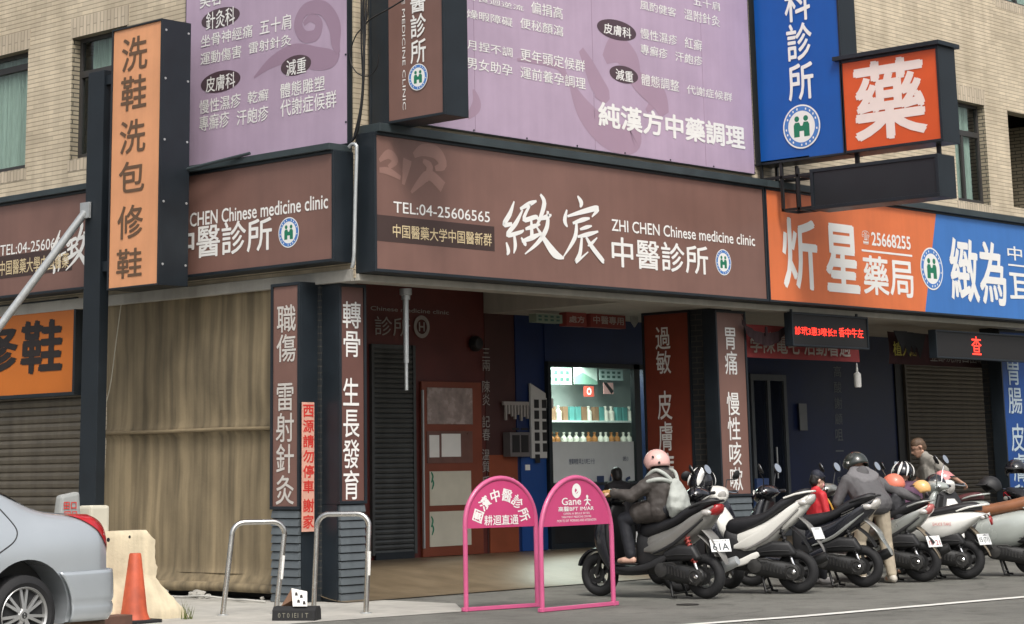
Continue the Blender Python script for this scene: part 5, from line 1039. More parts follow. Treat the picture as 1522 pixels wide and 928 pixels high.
def scooter(name_label, base, heading, c, group='scooters parked in a row along the kerb'):
    o = thing('motor_scooter', name_label, 'scooter', base, heading, group)
    retro = c.get('retro'); rise = c.get('rise', .10); body = SM[c['body']]; R = .215
    bd = lambda mb, n, m, p=None, **k: mb.build(n, m, p or o, local=True, scale=KS, **k)
    def rz(x): t = min(1, max(0, (.62 - x) / .95)); return rise * t * t * (3 - 2 * t)
    tk = c.get('tail', .74)
    X = (lambda x: x if x > .25 else .25 + (x - .25) * tk) if not retro else (lambda x: x if x > .25 else .25 + (x - .25) * .86)
    def LR(rows): return [(X(x), a + rz(x), b + rz(x), h) for x, a, b, h in rows]
    def wheel(x, st=0):
        ax = V((-sin(st), cos(st), 0)); q = MB(); q.torus((x, 0, R), ax, R - .052, .052, 44, 12, 1.08); wl = bd(q, 'wheel', M['rubber'], smooth=50)
        q = MB(); q.lathe((x, 0, R), ax, [(.118, -.036), (.122, -.030), (.112, -.012), (.112, .012), (.122, .030), (.118, .036)], 36, False); q.lathe((x, 0, R), ax, [(.03, -.05), (.035, -.04), (.035, .04), (.03, .05)], 16)
        t_ = V((0, 0, 1)); e = ax.cross(t_)
        for i in range(5):
            a = 2 * pi * i / 5 + .3; d = e * cos(a) + t_ * sin(a); q.obox(V((x, 0, R)) + d * .072, d * .045, d.cross(ax) * .016, ax * .014)
        bd(q, 'rim', SM['rim'], wl, smooth=35); q = MB(); q.lathe((x, 0, R), ax, [(.045, .044), (.085, .044), (.085, .048), (.045, .048)], 24, False); bd(q, 'brake_disc', SM['engine'], wl); return wl
    zl = c.get('lift', 0); su = c.get('seat_up', 0)
    steer = c.get('steer', 0); wheel(0); wheel(WB, steer)
    # body, seat
    if retro:
        q = MB(); loft_x(q, LR([(x_, a_ + zl * (1 if x_ < .6 else .4), b_, h_) for x_, a_, b_, h_ in ((.66,.36,.52,.09),(.60,.30,.60,.14),(.42,.27,.665,.195),(.20,.27,.69,.225),(0,.33,.69,.22),(-.18,.43,.675,.185),(-.32,.52,.65,.12),(-.385,.56,.62,.05))]), 2.5, 28, 5); bd(q, 'body_panel', body, smooth=50)
        q = MB(); loft_x(q, LR([(x_, a_, b_ + su, h_) for x_, a_, b_, h_ in ((.68,.60,.66,.08),(.62,.62,.715,.125),(.45,.645,.735,.15),(.22,.665,.755,.155),(0,.675,.775,.15),(-.20,.675,.775,.12),(-.29,.675,.735,.06))]), 2.8, 24, 5); bd(q, 'seat', SM[c.get('seat', 'seat')], smooth=50)
    else:
        q = MB(); loft_x(q, LR([(.68,.38,.56,.085),(.54,.365,.62,.140),(.32,.40,.655,.165),(.10,.465,.69,.162),(-.10,.535,.73,.140),(-.24,.615,.765,.10),(-.33,.69,.785,.055)]), 3.2, 24, 5); bd(q, 'body_panel', body, smooth=40)
        q = MB()
        for s_ in (1, -1):
            q.rings([superring((X(x), s_ * y, z + rz(x)), (0, .012, 0), (.0, 0, h), 2.4, 12) for x, y, z, h in smooth_rows([(.62,.125,.46,.02),(.46,.163,.49,.055),(.24,.173,.555,.066),(.02,.164,.63,.058),(-.15,.138,.69,.038),(-.31,.08,.765,.012)], 5)])
        bd(q, 'accent_panel', SM[c.get('accent', c['body'])], smooth=50)
        q = MB()
        for s_ in (1, -1): q.rings([superring((X(x), s_ * y, z + rz(x)), (0, .010, 0), (0, 0, h), 2.2, 10) for x, y, z, h in smooth_rows([(.50,.160,.425,.008),(.30,.174,.475,.022),(.05,.170,.555,.022),(-.18,.132,.65,.006)], 5)])
        bd(q, 'trim_strip', SM[c.get('strip', 'trim')], smooth=50)
        q = MB()
        for s_ in (1, -1): q.rings([superring((x, s_ * y, z), (0, .014, 0), (0, 0, h), 2.6, 12) for x, y, z, h in smooth_rows([(1.02,.155,.30,.018),(.80,.185,.275,.026),(.58,.185,.30,.034),(.42,.172,.36,.040),(.30,.150,.42,.014)], 5)])
        bd(q, 'side_skirt', SM[c.get('skirt', c['body'])], smooth=50)
        q = MB(); loft_x(q, LR([(.715,.60,.68,.06),(.66,.56,.735,.105),(.50,.585,.750,.14),(.32,.635,.755,.15),(.20,.665,.785,.148),(.08,.69,.815,.142),(-.12,.725,.838,.125),(-.25,.765,.848,.085),(-.31,.79,.84,.04)]), 2.8, 24, 5); bd(q, 'seat', SM[c.get('seat', 'seat')], smooth=50)
    if c.get('dashes'):
        q = MB()
        for x0, x1, z_ in ((.02, .16, .70), (.04, .17, .675), (.42, .54, .50)):
            for s_ in (1, -1): q.tube([(x0, s_ * .168, z_ + rz(x0) + (x1 - x0) * .25), (x1, s_ * .172, z_ + rz(x1))], .006, 6)
        bd(q, 'silver_mark', M['chrome'])
    if c.get('word'):
        q = MB(); pw = Plane((0, 0, 0), (-1, 0, 0), (0, 1, 0)); pw.pt = lambda u, v, off=0: V((.20 - u, .236 + off, .60 + v)); put(q, c['word'], pw, -.10, .10, -.015, .015, .0); bd(q, 'side_lettering', M['redink'])
    # black middle, floorboard
    q = MB(); loft_x(q, [(.735,.25,.60,.09),(.70,.24,.64,.12),(.55,.22,.60,.135),(.36,.24,.52,.125)], 3.5, 20, 4); bd(q, 'frame_cover', SM['trim'], smooth=40)
    q = MB(); loft_x(q, [(.60,.24,.33,.15),(.72,.215,.31,.175),(.92,.215,.31,.175),(1.03,.24,.36,.15)], 5, 24, 4); bd(q, 'floorboard', SM['trim'], smooth=40)
    # leg shield, nose
    q = MB(); q.rings([superring((x, 0, z), (0, h, 0), (t, 0, 0), 2.8, 26) for x, z, h, t in smooth_rows([(1.04,.27,.12,.05),(1.09,.42,.175,.085),(1.115,.58,.205,.095),(1.10,.74,.195,.075),(1.06,.88,.155,.052),(1.03,.955,.10,.035)], 5)]); bd(q, 'leg_shield', SM[c.get('shield', c['body'])], smooth=45)
    q = MB(); q.rings([superring((x, 0, z), (0, h, 0), (t, 0, .02), 2.6, 22) for x, z, h, t in smooth_rows([(1.02,.40,.15,.035),(1.03,.58,.18,.042),(1.02,.76,.165,.035),(.99,.90,.11,.03)], 4)]); bd(q, 'inner_panel', SM['trim'], smooth=45)
    q = MB(); q.rings([superring((x, 0, z), (0, h, 0), (t, 0, -t * .3), 2.2, 20) for x, z, h, t in smooth_rows([(1.17,.50,.03,.02),(1.20,.60,.10,.05),(1.175,.72,.115,.055),(1.12,.84,.06,.03)], 5)]); bd(q, 'front_cowl', SM[c.get('cowl', c['body'])], smooth=45)
    # front fender and fork
    q = MB(); rs = []
    for i in range(15): a = radians(20 + 125 * i / 14); cc = V((WB + cos(a) * (R + .03), 0, R + sin(a) * (R + .03))); rs.append(superring(cc, (0, .075 * (1 - .35 * abs(i / 7 - 1) ** 2), 0), V((cos(a), 0, sin(a))) * .018, 2.4, 14))
    q.rings(rs); bd(q, 'front_fender', SM[c.get('fender', c['body'])], smooth=50)
    q = MB()
    for s_ in (1, -1): q.tube([(WB + .0, s_ * .075, R), (WB - .10, s_ * .075, .50)], [.024, .02], 10)
    bd(q, 'fork', SM['engine'], smooth=50)
    # handlebar
    hz = .985
    if retro: q = MB(); q.rings([superring((x, 0, z), (0, h, 0), (t * .4, 0, t), 2.2, 22) for x, z, h, t in smooth_rows([(.90,1.0,.05,.03),(.97,1.0,.14,.055),(1.06,.99,.13,.07),(1.12,.97,.085,.07),(1.14,.965,.05,.05)], 4)])
    else: q = MB(); q.rings([superring((x, 0, z), (0, h, 0), (t * .5, 0, t), 2.2, 22) for x, z, h, t in smooth_rows([(.89,.995,.05,.02),(.94,1.005,.15,.05),(1.02,.985,.19,.075),(1.10,.945,.13,.065),(1.155,.91,.05,.03)], 4)])
    bd(q, 'handlebar_cowl', SM[c.get('barcowl', c['body'])], smooth=50)
    q = MB(); q.lathe((1.135, 0, .955), (1, 0, -.35), [(.055, 0), (.062, .015), (.04, .03), (0, .034)], 20); bd(q, 'headlight', SM['clear'], smooth=50)
    for s_ in (1, -1):
        ph = lambda x, y, z: (x, s_ * y, z)
        q = MB(); q.tube([ph(.985, .15, hz), ph(.965, .22, hz + .005), ph(.94, .36, hz + .01)], [.012, .018, .018], 10); g_ = bd(q, 'grip', SM['trim'], smooth=50)
        q = MB(); q.lathe(ph(.94, .36, hz + .01), ph(-.14, 1, .05), [(.018, 0), (.018, .02), (.01, .028)], 10); bd(q, 'bar_end', M['chrome'], g_, smooth=50)
        q = MB(); q.tube([ph(1.0, .19, hz + .01), ph(1.01, .26, hz), ph(.985, .36, hz - .005)], .007, 6); bd(q, 'brake_lever', M['chrome'], smooth=50)
        if c.get('mirrors', True):
            mt = V(ph(*c.get('mirror_at', (.98, .30, 1.235))))
            q = MB(); q.tube([ph(1.0, .17, hz + .02), ph(.99, .20, 1.12), mt + V((.02, 0, -.04))], .0065, 8); mo = bd(q, 'mirror_stalk', SM['trim'] if not retro else M['chrome'], smooth=50)
            mn = V(ph(-.86, *c.get('mirror_tilt', (-.30, .42)))).normalized(); q = MB(); q.lathe(mt, mn, [(.0, -.03), (.04, -.024), (.058, -.004), (.056, .004), (.050, .004)], 22); bd(q, 'mirror_shell', SM['trim'], mo, smooth=50)
            q = MB(); q.lathe(mt, mn, [(.0, .0045), (.052, .0045), (.052, .006), (0, .006)], 22, False); bd(q, 'mirror_glass', SM['mirror'], mo)
    # engine, airbox, exhaust, shock, stand
    q = MB(); dy = V((0, .05, 0)); pz_ = lambda x, z, r, y, t: [(V((x, y, z)), (r, t, r))]
    hull(q, [(V((.40, .13, .275)), (.098, .055, .088)), (V((.02, .135, .215)), (.092, .050, .088)), (V((.22, .13, .225)), (.09, .055, .070))], 22, 10); en = bd(q, 'engine_case', SM['engine'], smooth=50)
    q = MB(); q.lathe((.02, .165, .215), (0, 1, 0), [(.078, 0), (.076, .020), (.055, .026), (.05, .018), (.022, .018), (.018, .026), (0, .026)], 26); q.lathe((.40, .165, .275), (0, 1, 0), [(.074, 0), (.070, .022), (.03, .030), (0, .031)], 26)
    for k_ in range(6): q.obox((.13 + .035 * k_, .188, .235 + .008 * k_), (.006, 0, .0), (0, .006, 0), (0, 0, .036))
    for a_ in range(7): an = a_ * .9; q.lathe((.02 + .082 * cos(an), .178, .215 + .08 * sin(an)), (0, 1, 0), [(.008, 0), (.008, .01), (0, .011)], 8)
    q.tube([(.36, .20, .34), (.26, .205, .345), (.22, .21, .33), (.20, .225, .325)], .009, 6)
    bd(q, 'case_cover', SM['cover'], en, smooth=35)
    q = MB(); hull(q, [(V((.36, .125, .425)), (.03, .05, .035)), (V((.33, .13, .39)), (.03, .05, .03)), (V((.05, .135, .475)), (.03, .055, .04)), (V((.00, .135, .40)), (.03, .05, .035)), (V((.20, .14, .48)), (.04, .06, .04))], 16, 10); ab = bd(q, 'air_box', SM['trim'], smooth=45)
    q = MB(); q.tube([(.33, .188, .41), (.18, .200, .425), (.03, .19, .42)], .006, 6); bd(q, 'air_box_rib', SM['engine'], ab, smooth=50)
    q = MB(); q.tube([(.35,-.10,.20),(.15,-.14,.17),(.05,-.16,.20)], .02, 8); q.tube([(.08,-.16,.20),(.0,-.165,.25),(-.20,-.17,.33),(-.27,-.17,.36)], [.04,.055,.055,.045], 16); bd(q, 'exhaust_muffler', SM['engine'] if not c.get('chrome_pipe') else M['galv'], smooth=50)
    q = MB(); a, b = V((-.01, .16, .25)), V((.13, .135, .55 + rz(.1))); q.tube([a, a.lerp(b, .35)], .016, 10); sh_ = bd(q, 'shock_absorber', M['chrome'], smooth=50)
    q = MB(); pts = []
    d = (b - a).normalized(); e1 = d.cross(V((0, 1, 0))).normalized(); e2 = d.cross(e1)
    for i in range(73): t = .28 + .7 * i / 72; an = i * 2 * pi / 9; pts.append(a.lerp(b, t) + (e1 * cos(an) + e2 * sin(an)) * .027)
    q.tube(pts, .0075, 6); q.tube([a.lerp(b, .25), b], .017, 8); bd(q, 'spring', SM[c.get('shock', 'trim')], sh_, smooth=50)
    q = MB(); q.lathe((0, .12, R), (0, 1, 0), [(.02, 0), (.02, .07), (.012, .075), (.012, .09)], 10); bd(q, 'axle_nut', M['chrome'])
    q = MB()
    for s_ in (1, -1): q.tube([(.36, s_ * .09, .22), (.30, s_ * .14, .02), (.25, s_ * .16, .015)], .014, 8)
    q.tube([(.31, -.14, .05), (.31, .14, .05)], .010, 8); bd(q, 'centre_stand', SM['engine'], smooth=50)
    # rear fender, plate, lamps
    fz_ = rise * .55
    q = MB(); rs = []
    for i in range(13): a = radians(78 + 52 * i / 12); cc = V((cos(a) * (R + .022 + .09 * (1 - i / 12)), 0, R + sin(a) * (R + .035 + (.10 + fz_) * (1 - i / 12) ** 1.2))); rs.append(superring(cc, (0, .082 - .02 * i / 12, 0), V((cos(a), 0, sin(a))) * .013, 2.6, 14))
    q.rings(rs); bd(q, 'rear_fender', SM[c.get('rear_fender', 'trim')], smooth=50)
    pc = V((c.get('px', -.24), 0, c.get('pz', .50))); nn_ = V((-.80, c.get('plate_turn', .42), .32)).normalized(); up = (V((0, 0, 1)) - nn_ * nn_.z).normalized(); rt = up.cross(nn_)
    q = MB(); q.rings([superring(V((x, 0, z)), (0, h, 0), (t, 0, t * .5), 3, 14) for x, z, h, t in smooth_rows([(pc.x + .20, pc.z + .20, .09, .05), (pc.x + .08, pc.z + .10, .09, .04), (pc.x + .015, pc.z - .01, .075, .018), (pc.x - .05, pc.z - .11, .055, .01), (pc.x - .075, pc.z - .17, .035, .006)], 3)]); bd(q, 'plate_bracket', SM[c.get('bracket', 'fender')], smooth=50)
    fp = pc + nn_ * .022; q = MB(); q.obox(fp, rt * .110, up * .062, nn_ * .003)
    lp = bd(q, 'licence_plate', SM['plate'], bevel=.003) if c.get('has_plate', True) else None
    P_ = Plane(fp + nn_ * .003, rt, nn_); P_.pt = lambda u, v, off=0: fp + nn_ * (.003 + off) + rt * u + up * v
    q = MB()
    if c.get('plate'): put(q, c['plate'], P_, -.088, .088, -.045, .022, .001, bold=.012); put(q, c.get('plate2', '_ .,'), P_, -.07, .07, .040, .055, .001)
    else: put(q, '=', P_, -.05, .05, .04, .05, .001)
    if lp is not None: bd(q, 'plate_lettering', mat('plate ink', (.04, .05, .06), .5, 0, .1, 5) if not c.get('red_plate') else mat('red plate ink', (.35, .05, .05), .5, 0, .1, 5), lp)
    tz = .72 + rz(-.33) if not retro else .60 + rz(-.35)
    if retro: q = MB(); q.lathe((X(-.385), 0, tz - .03), (-1, 0, .25), [(.055, 0), (.05, .02), (.02, .03), (0, .031)], 22)
    else: q = MB(); loft_x(q, [(X(-.17), tz - .03, tz + .02, .108), (X(-.26), tz - .06, tz + .055, .100), (X(-.345), tz - .03, tz + .072, .078), (X(-.385), tz + .01, tz + .06, .04)], 2.6, 20, 4)
    bd(q, 'tail_light', SM[c.get('lens', 'red lens')], smooth=50)
    for s_ in (1, -1):
        q = MB(); q.ball((X(-.215), s_ * .115, tz - .015), (.065, .030, .032), 14, 8) if not retro else q.ball((X(-.31), s_ * .135, tz + .005), (.03, .022, .025), 14, 8); bd(q, 'turn_signal', SM['clear'] if not c.get('amber') else SM['amber'], smooth=50)
    q = MB()
    gz = .80 + rz(-.2) if not retro else .72 + rz(-.25)
    for s_ in (1, -1): q.tube([(X(a_), s_ * b_, c_) for a_, b_, c_ in ((.02, .135, gz - .04), (-.15, .145, gz), (-.30, .11, gz + .02), (-.37, .05, gz + .025))], .011, 8)
    q.tube([(X(-.37), -.05, gz + .025), (X(-.385), 0, gz + .025), (X(-.37), .05, gz + .025)], .011, 8); bd(q, 'grab_rail', SM[c.get('rail', c['body'])], smooth=50)
    return o
def HG(d): return radians(d)
def helmet(mb, c, r, open_=True, rot=0, pitch=0, low=.34):
    """open-face shell: profile rings of a dome with a cut for the face, front along +x"""
    c = V(c); m3_ = Matrix.Rotation(rot, 3, 'Z') @ Matrix.Rotation(pitch, 3, 'Y'); n = 28; rs = []
    for i in range(11):
        a = pi / 2 * (1 - i / 10) - low * i / 10; ring_ = []
        for j in range(n):
            b = 2 * pi * j / n; fr = max(0, cos(b)); aa = a + (.72 * (i / 10) ** 2) * (fr ** .7 if open_ else 0) - .22 * (i / 10) ** 2 * max(0, 1 - abs(abs(b - pi) - pi / 2) / .55); k = 1.0 + .06 * cos(b)
            ring_.append(c + m3_ @ V((cos(aa) * cos(b) * r * 1.12 * k, cos(aa) * sin(b) * r * .97, sin(aa) * r * 1.0)))
        rs.append(ring_)
    k0 = len(mb.v); mb.rings(rs, False); mb.f.append([k0 + j for j in range(n)])
A_ = scooter('gunmetal scooter ridden by the person in the pink helmet', G(1050, 890), HG(97), dict(body='gunmetal', accent='gunmetal', shield='gloss black', cowl='gloss black', skirt='trim', fender='gloss black', barcowl='gloss black', rise=.12, shock='red shock', plate='61A', plate_turn=.5, px=-.17, pz=.50, rear_fender='fender', mirrors=False, rail='trim', chrome_pipe=True))
B_ = scooter('white scooter with long black seat next to the gunmetal one', G(1187, 882), HG(112), dict(body='pearl', accent='pearl', strip='fender', rise=.19, lens='clear', shield='trim', cowl='trim', fender='trim', barcowl='gloss black', rail='pearl', plate=None, px=-.21, pz=.58, plate_turn=.2, amber=False))
C_ = scooter('gloss black scooter with pale tail fin under the leaning rider', G(1285, 873), HG(108), dict(body='gloss black', accent='gloss black', strip='silver', rise=.12, rail='trim', rear_fender='trim', bracket='silver', lens='clear', plate=None, has_plate=False, dashes=True, px=-.24, pz=.50))
D_ = scooter('silver grey scooter with pale red tail lamp and a two-character plate', G(1372, 865), HG(108), dict(body='silver', accent='silver', rise=.04, tail=.66, px=-.13, pz=.42, lens='pale lens', plate='巾 21', plate2='/,. ノ', red_plate=True, bracket='mud', shield='trim', cowl='trim', rail='silver'))
E_ = scooter('round white scooter with black seat beside the brown seated one', G(1437, 861), HG(112), dict(retro=True, body='warm white', lift=.10, rise=.06, word='EAUCE TAKE', px=-.20, pz=.42, plate='15 (71)', plate2='- ▲', bracket='mud', shield='trim', rail='warm white'))
F_ = scooter('grey green scooter with brown seat beside the round white one', G(1537, 856), HG(112), dict(retro=True, body='sage', seat='tan seat', seat_up=.05, rise=.07, plate=None, rail='sage', mirrors=True, mirror_at=(.96, .33, 1.30)))
H_ = scooter('white faced scooter turned to the street behind the gunmetal one', (4.5, -.75, 0), HG(-105), dict(body='gloss black', shield='gloss black', skirt='trim', fender='gloss black', rail='trim', barcowl='pearl', cowl='pearl', rise=.08, plate=None, mirror_at=(.98, .34, 1.17)), 'scooters turned towards the street')
I_ = scooter('white and chrome faced scooter turned to the street behind the white round one', (9.35, -1.1, 0), HG(-110), dict(retro=True, body='warm white', shield='trim', barcowl='warm white', rise=.03, plate=None, mirrors=False), 'scooters turned towards the street')
J_ = scooter('silver scooter with maroon seat parked deeper behind the brown seated one', (10.6, -1.55, 0), HG(105), dict(retro=True, body='sage', seat='wine seat', rise=.12, plate=None), 'scooters parked deeper by the arcade')
K_ = scooter('dark scooter parked deeper by the arcade behind the brown seated one', (12.0, -1.6, 0), HG(-100), dict(body='gloss black', rise=.08, plate=None), 'scooters parked deeper by the arcade')
# ------------------------------------------------------------------ people
SK = mat('skin', (.46, .27, .19), .5, 0, .06, 10); SK2 = mat('light skin', (.52, .32, .24), .5, 0, .06, 10); HAIR = mat('black hair', (.014, .012, .011), .5, 0, .3, 40); HAIRB = mat('short brown hair', (.10, .06, .035), .6, 0, .3, 40)
def chain(mb, pts):    # (point, radius) along a limb
    for a, b in zip(pts, pts[1:]): hull(mb, [a, b])
    return mb
def fuse(voxel, it=3, wr=0, fr=9, seed=0):
    def f(me):
        def g(o): 
            r = o.modifiers.new('r', 'REMESH'); r.mode = 'VOXEL'; r.voxel_size = voxel; s = o.modifiers.new('s', 'SMOOTH'); s.factor = .5; s.iterations = it
        me = evalmod(me, g)
        if wr:
            out = []
            for v in [(v.co.copy(), v.normal.copy()) for v in me.vertices]:
                p = v[0] * fr + V((seed, 0, 0)); d = noise.noise(V((p.x, p.y, p.z * .55))) + .5 * noise.noise(p * 2.1); out += list(v[0] + v[1] * d * wr)
            me.vertices.foreach_set('co', out); me.update()
        me.materials.clear(); return me
    return f
def hand(mb, w, d, pn, r=.011, curl=.7):
    """palm and five fingers from the wrist w along d; pn is the palm normal"""
    d = V(d).normalized(); pn = V(pn); pn = (pn - d * pn.dot(d)).normalized(); s = d.cross(pn)
    hull(mb, [(w, .021), (w + d * .075 + s * .028, .014), (w + d * .075 - s * .028, .014), (w + d * .03 + s * .022, .016), (w + d * .03 - s * .022, .016)])
    for i, ln in enumerate((.070, .078, .072, .056)):
        b = w + d * .080 + s * (.031 - .021 * i); a1 = b + (d * cos(curl * .5) + pn * sin(curl * .5)) * ln * .45; a2 = a1 + (d * cos(curl * 1.4) + pn * sin(curl * 1.4)) * ln * .33; a3 = a2 + (d * cos(curl * 2.1) + pn * sin(curl * 2.1)) * ln * .22
        chain(mb, [(b - d * .012, .0105), (a1, .0095), (a2, .009), (a3, .008)])
    b = w + d * .022 + s * .022; a1 = b + (d * .6 + s * .6 + pn * .35).normalized() * .038; a2 = a1 + (d * .85 + s * .15 + pn * .45).normalized() * .030; chain(mb, [(b, .014), (a1, .0115), (a2, .009)])
def headpart(mb, c, rot, pitch, s=1.0, face=True):
    m_ = Matrix.Rotation(rot, 3, 'Z') @ Matrix.Rotation(pitch, 3, 'Y'); T = lambda x, y, z: V(c) + m_ @ V((x, y, z)) * s
    hull(mb, [(T(-.015, 0, .035), .082 * s), (T(.02, 0, .03), .076 * s)]); hull(mb, [(T(.035, 0, -.02), .058 * s), (T(.058, 0, -.085), .028 * s), (T(-.01, .04, -.05), .03 * s), (T(-.01, -.04, -.05), .03 * s)])
    if face:
        hull(mb, [(T(.094, 0, .012), .008 * s), (T(.113, 0, -.026), .011 * s), (T(.096, .010, -.032), .008 * s), (T(.096, -.010, -.032), .008 * s)]); hull(mb, [(T(.088, .016, -.056), .008 * s), (T(.092, 0, -.055), .010 * s), (T(.088, -.016, -.056), .008 * s)]); hull(mb, [(T(.086, .03, .030), .008 * s), (T(.09, -.0, .033), .01 * s), (T(.086, -.03, .030), .008 * s)])
    for y in (1, -1): hull(mb, [(T(-.008, y * .082, .02), .014 * s), (T(-.012, y * .080, -.018), .010 * s), (T(-.02, y * .088, .005), .012 * s)])
    return T
def person(label, loc, heading, J, sc, skin, top, trous, shoes, top_wr=.006, top_r=1.0, sleeves=1.0, hood=False, hem=None, cat='person', face=True, group=None, hands=None, vox=.009, barefoot=False, shoe_len=.10):
    o = thing('person', label, cat, loc, heading, group); L = {k: V(v) for k, v in J.items() if isinstance(v, tuple) and len(v) == 3}
    bd = lambda mb, n, m, p=None, **k: mb.build(n, m, p or o, local=True, scale=sc, **k)
    q = MB(); pel, che, nec, hea = L['pel'], L['che'], L['nec'], L['hea']; hr, hp = J.get('yaw', 0), J.get('pitch', 0)
    yv = V((0, 1, 0))
    hull(q, [(pel + yv * .07, .09), (pel - yv * .07, .09), (che + yv * .07, .10), (che - yv * .07, .10)]); hull(q, [(che + yv * .08, .085), (che - yv * .08, .085), (L['shL'], .045), (L['shR'], .045), (nec, .05)]); chain(q, [(nec - V((0, 0, .03)), .056), (hea - V((0, 0, .03)), .052)])
    T = headpart(q, hea, hr, hp, 1.0, face)
    for s in 'LR':
        chain(q, [(L['sh' + s], .046), (L['el' + s], .036), (L['wr' + s], .025)])
        hd = J.get('hand' + s) or ((L['wr' + s] - L['el' + s]), V((0, 0, -1))); hand(q, L['wr' + s], hd[0], hd[1])
        chain(q, [(L['hip' + s], .078), (L['kn' + s], .052), (L['an' + s], .036)]); chain(q, [(L['an' + s], .036), (L['an' + s] + V((-.02, 0, -.03)), .034)]); hull(q, [(L['an' + s] + V((-.03, 0, -.035)), .032), (L['to' + s] + V((0, 0, .0)), .026), (L['to' + s] + V((-.06, .02, .01)), .03)])
    bd(q, 'body', skin, smooth=180, mod=fuse(vox, 2))
    # clothes
    q = MB(); k = top_r
    hm = hem if hem is not None else pel - (che - pel) * .25
    hull(q, [(hm + yv * .08, .115 * k), (hm - yv * .08, .115 * k), (che + yv * .085, .118 * k), (che - yv * .085, .118 * k)]); hull(q, [(che + yv * .09, .10 * k), (che - yv * .09, .10 * k), (L['shL'], .066 * k), (L['shR'], .066 * k), (nec - V((0, 0, .03)), .068)])
    for s in 'LR':
        sh, el, wr = L['sh' + s], L['el' + s], L['wr' + s]
        if sleeves >= 1: chain(q, [(sh, .066 * k), (el, .054 * k), (el.lerp(wr, .90), .040 * k)])
        else: chain(q, [(sh, .066 * k), (sh.lerp(el, sleeves * 1.2), .060 * k)])
    if hood:
        b = (che - nec).normalized(); bk = V((-1, 0, .1)); hull(q, [(nec + bk * .06 + V((0, .075, -.01)), .045), (nec + bk * .06 + V((0, -.075, -.01)), .045), (nec + bk * .12 + V((0, 0, -.09)), .05), (nec + bk * .09 + V((0, 0, .03)), .045)])
        chain(q, [(nec + V((.05, .07, -.02)), .035), (nec + V((-.04, .085, .02)), .04)]); chain(q, [(nec + V((.05, -.07, -.02)), .035), (nec + V((-.04, -.085, .02)), .04)])
    else: hull(q, [(nec + V((0, .02, .0)), .058), (nec + V((0, -.02, .0)), .058), (nec + V((-.01, 0, -.04)), .07)])
    bd(q, 'jacket' if sleeves >= 1 else 't_shirt', top, smooth=180, mod=fuse(vox, 3, top_wr, 9, len(label)))
    q = MB(); hull(q, [(pel + yv * .075, .108), (pel - yv * .075, .108), (L['hipL'], .095), (L['hipR'], .095)])
    for s in 'LR': chain(q, [(L['hip' + s], .098), (L['kn' + s], .072), (L['an' + s] + (L['kn' + s] - L['an' + s]) * .06, .056)])
    bd(q, 'trousers', trous, smooth=180, mod=fuse(vox, 3, .006, 10, 3))
    for s in 'LR':
        q = MB(); a, t = L['an' + s], L['to' + s]
        if barefoot: hull(q, [(a + V((-.05, 0, -.072)), (.035, .035, .008)), (t + V((.02, 0, -.03)), (.04, .042, .008))]); bd(q, 'sandal', shoes)
        else:
            hull(q, [(a + V((-.03, 0, -.03)), .042), (a + V((0, 0, -.01)), .044), (t + V((0, 0, .0)), .036), (t + V((-.04, 0, .02)), .038)]); bd(q, 'shoe', shoes, smooth=180, mod=fuse(.007, 2))
    return o, T, bd
def pose(**k):
    d = dict(pel=(0, 0, .84), che=(.01, 0, 1.12), nec=(.0, 0, 1.30), hea=(.03, 0, 1.41), shL=(0, .17, 1.22), shR=(0, -.17, 1.22), elL=(-.02, .22, .97), elR=(-.02, -.22, .97), wrL=(.05, .23, .76), wrR=(.05, -.23, .76),
             hipL=(0, .09, .80), hipR=(0, -.09, .80), knL=(.02, .10, .44), knR=(.02, -.10, .44), anL=(-.01, .10, .075), anR=(-.01, -.10, .075), toL=(.12, .11, .035), toR=(.12, -.11, .035)); d.update(k); return d
def shell(bd, name, m, c, r, rot, pitch, parent=None, k=1.0):
    q = MB(); helmet(q, c, r, True, rot, pitch); me = bd(q, name, m, parent, smooth=60); md = me.modifiers.new('thick', 'SOLIDIFY'); md.thickness = .014; md.offset = 1; return me
# rider on the gunmetal scooter
dk = mat('dark brown grey jacket', (.055, .047, .042), .6, 0, .18, 7, bump=.1)
gl = mat('ochre glove', (.34, .18, .05), .6, 0, .15, 10)
o, T, bd = person('seated person in a pink helmet and dark jacket riding the gunmetal scooter', G(1050, 890), HG(97), dict(pel=(.40, 0, .87), che=(.45, 0, 1.06), nec=(.475, 0, 1.195), hea=(.52, 0, 1.29), yaw=-.5, pitch=.12, shL=(.47, .175, 1.13), shR=(.47, -.175, 1.13), elL=(.66, .27, .99), elR=(.66, -.27, .99), wrL=(.875, .29, 1.025), wrR=(.875, -.29, 1.025), handL=(V((1, .1, -.15)), V((.1, 0, -1))), handR=(V((1, -.1, -.15)), V((.1, 0, -1))),
    hipL=(.44, .10, .85), hipR=(.44, -.10, .85), knL=(.82, .17, .76), knR=(.82, -.17, .76), anL=(.76, .16, .40), anR=(.76, -.16, .40), toL=(.89, .165, .355), toR=(.89, -.165, .355)), KS, SK2, dk, mat('black trousers', (.014, .015, .020), .7, 0, .2, 9), M['black'], .013, 1.2, hood=False, hem=V((.46, 0, .86)), barefoot=True)
q = MB(); hull(q, [(V((.47, .03, 1.20)), .085), (V((.47, -.03, 1.20)), .085), (V((.43, 0, 1.17)), .09)]); bd(q, 'collar', dk, smooth=180, mod=fuse(.01, 2, .008, 14, 5))
q = MB(); hull(q, [(V((.46, .09, .86)), .13), (V((.46, -.09, .86)), .13), (V((.66, .15, .82)), .10), (V((.66, -.15, .82)), .10)]); bd(q, 'jacket_skirt', dk, smooth=180, mod=fuse(.012, 3, .012, 8, 8))
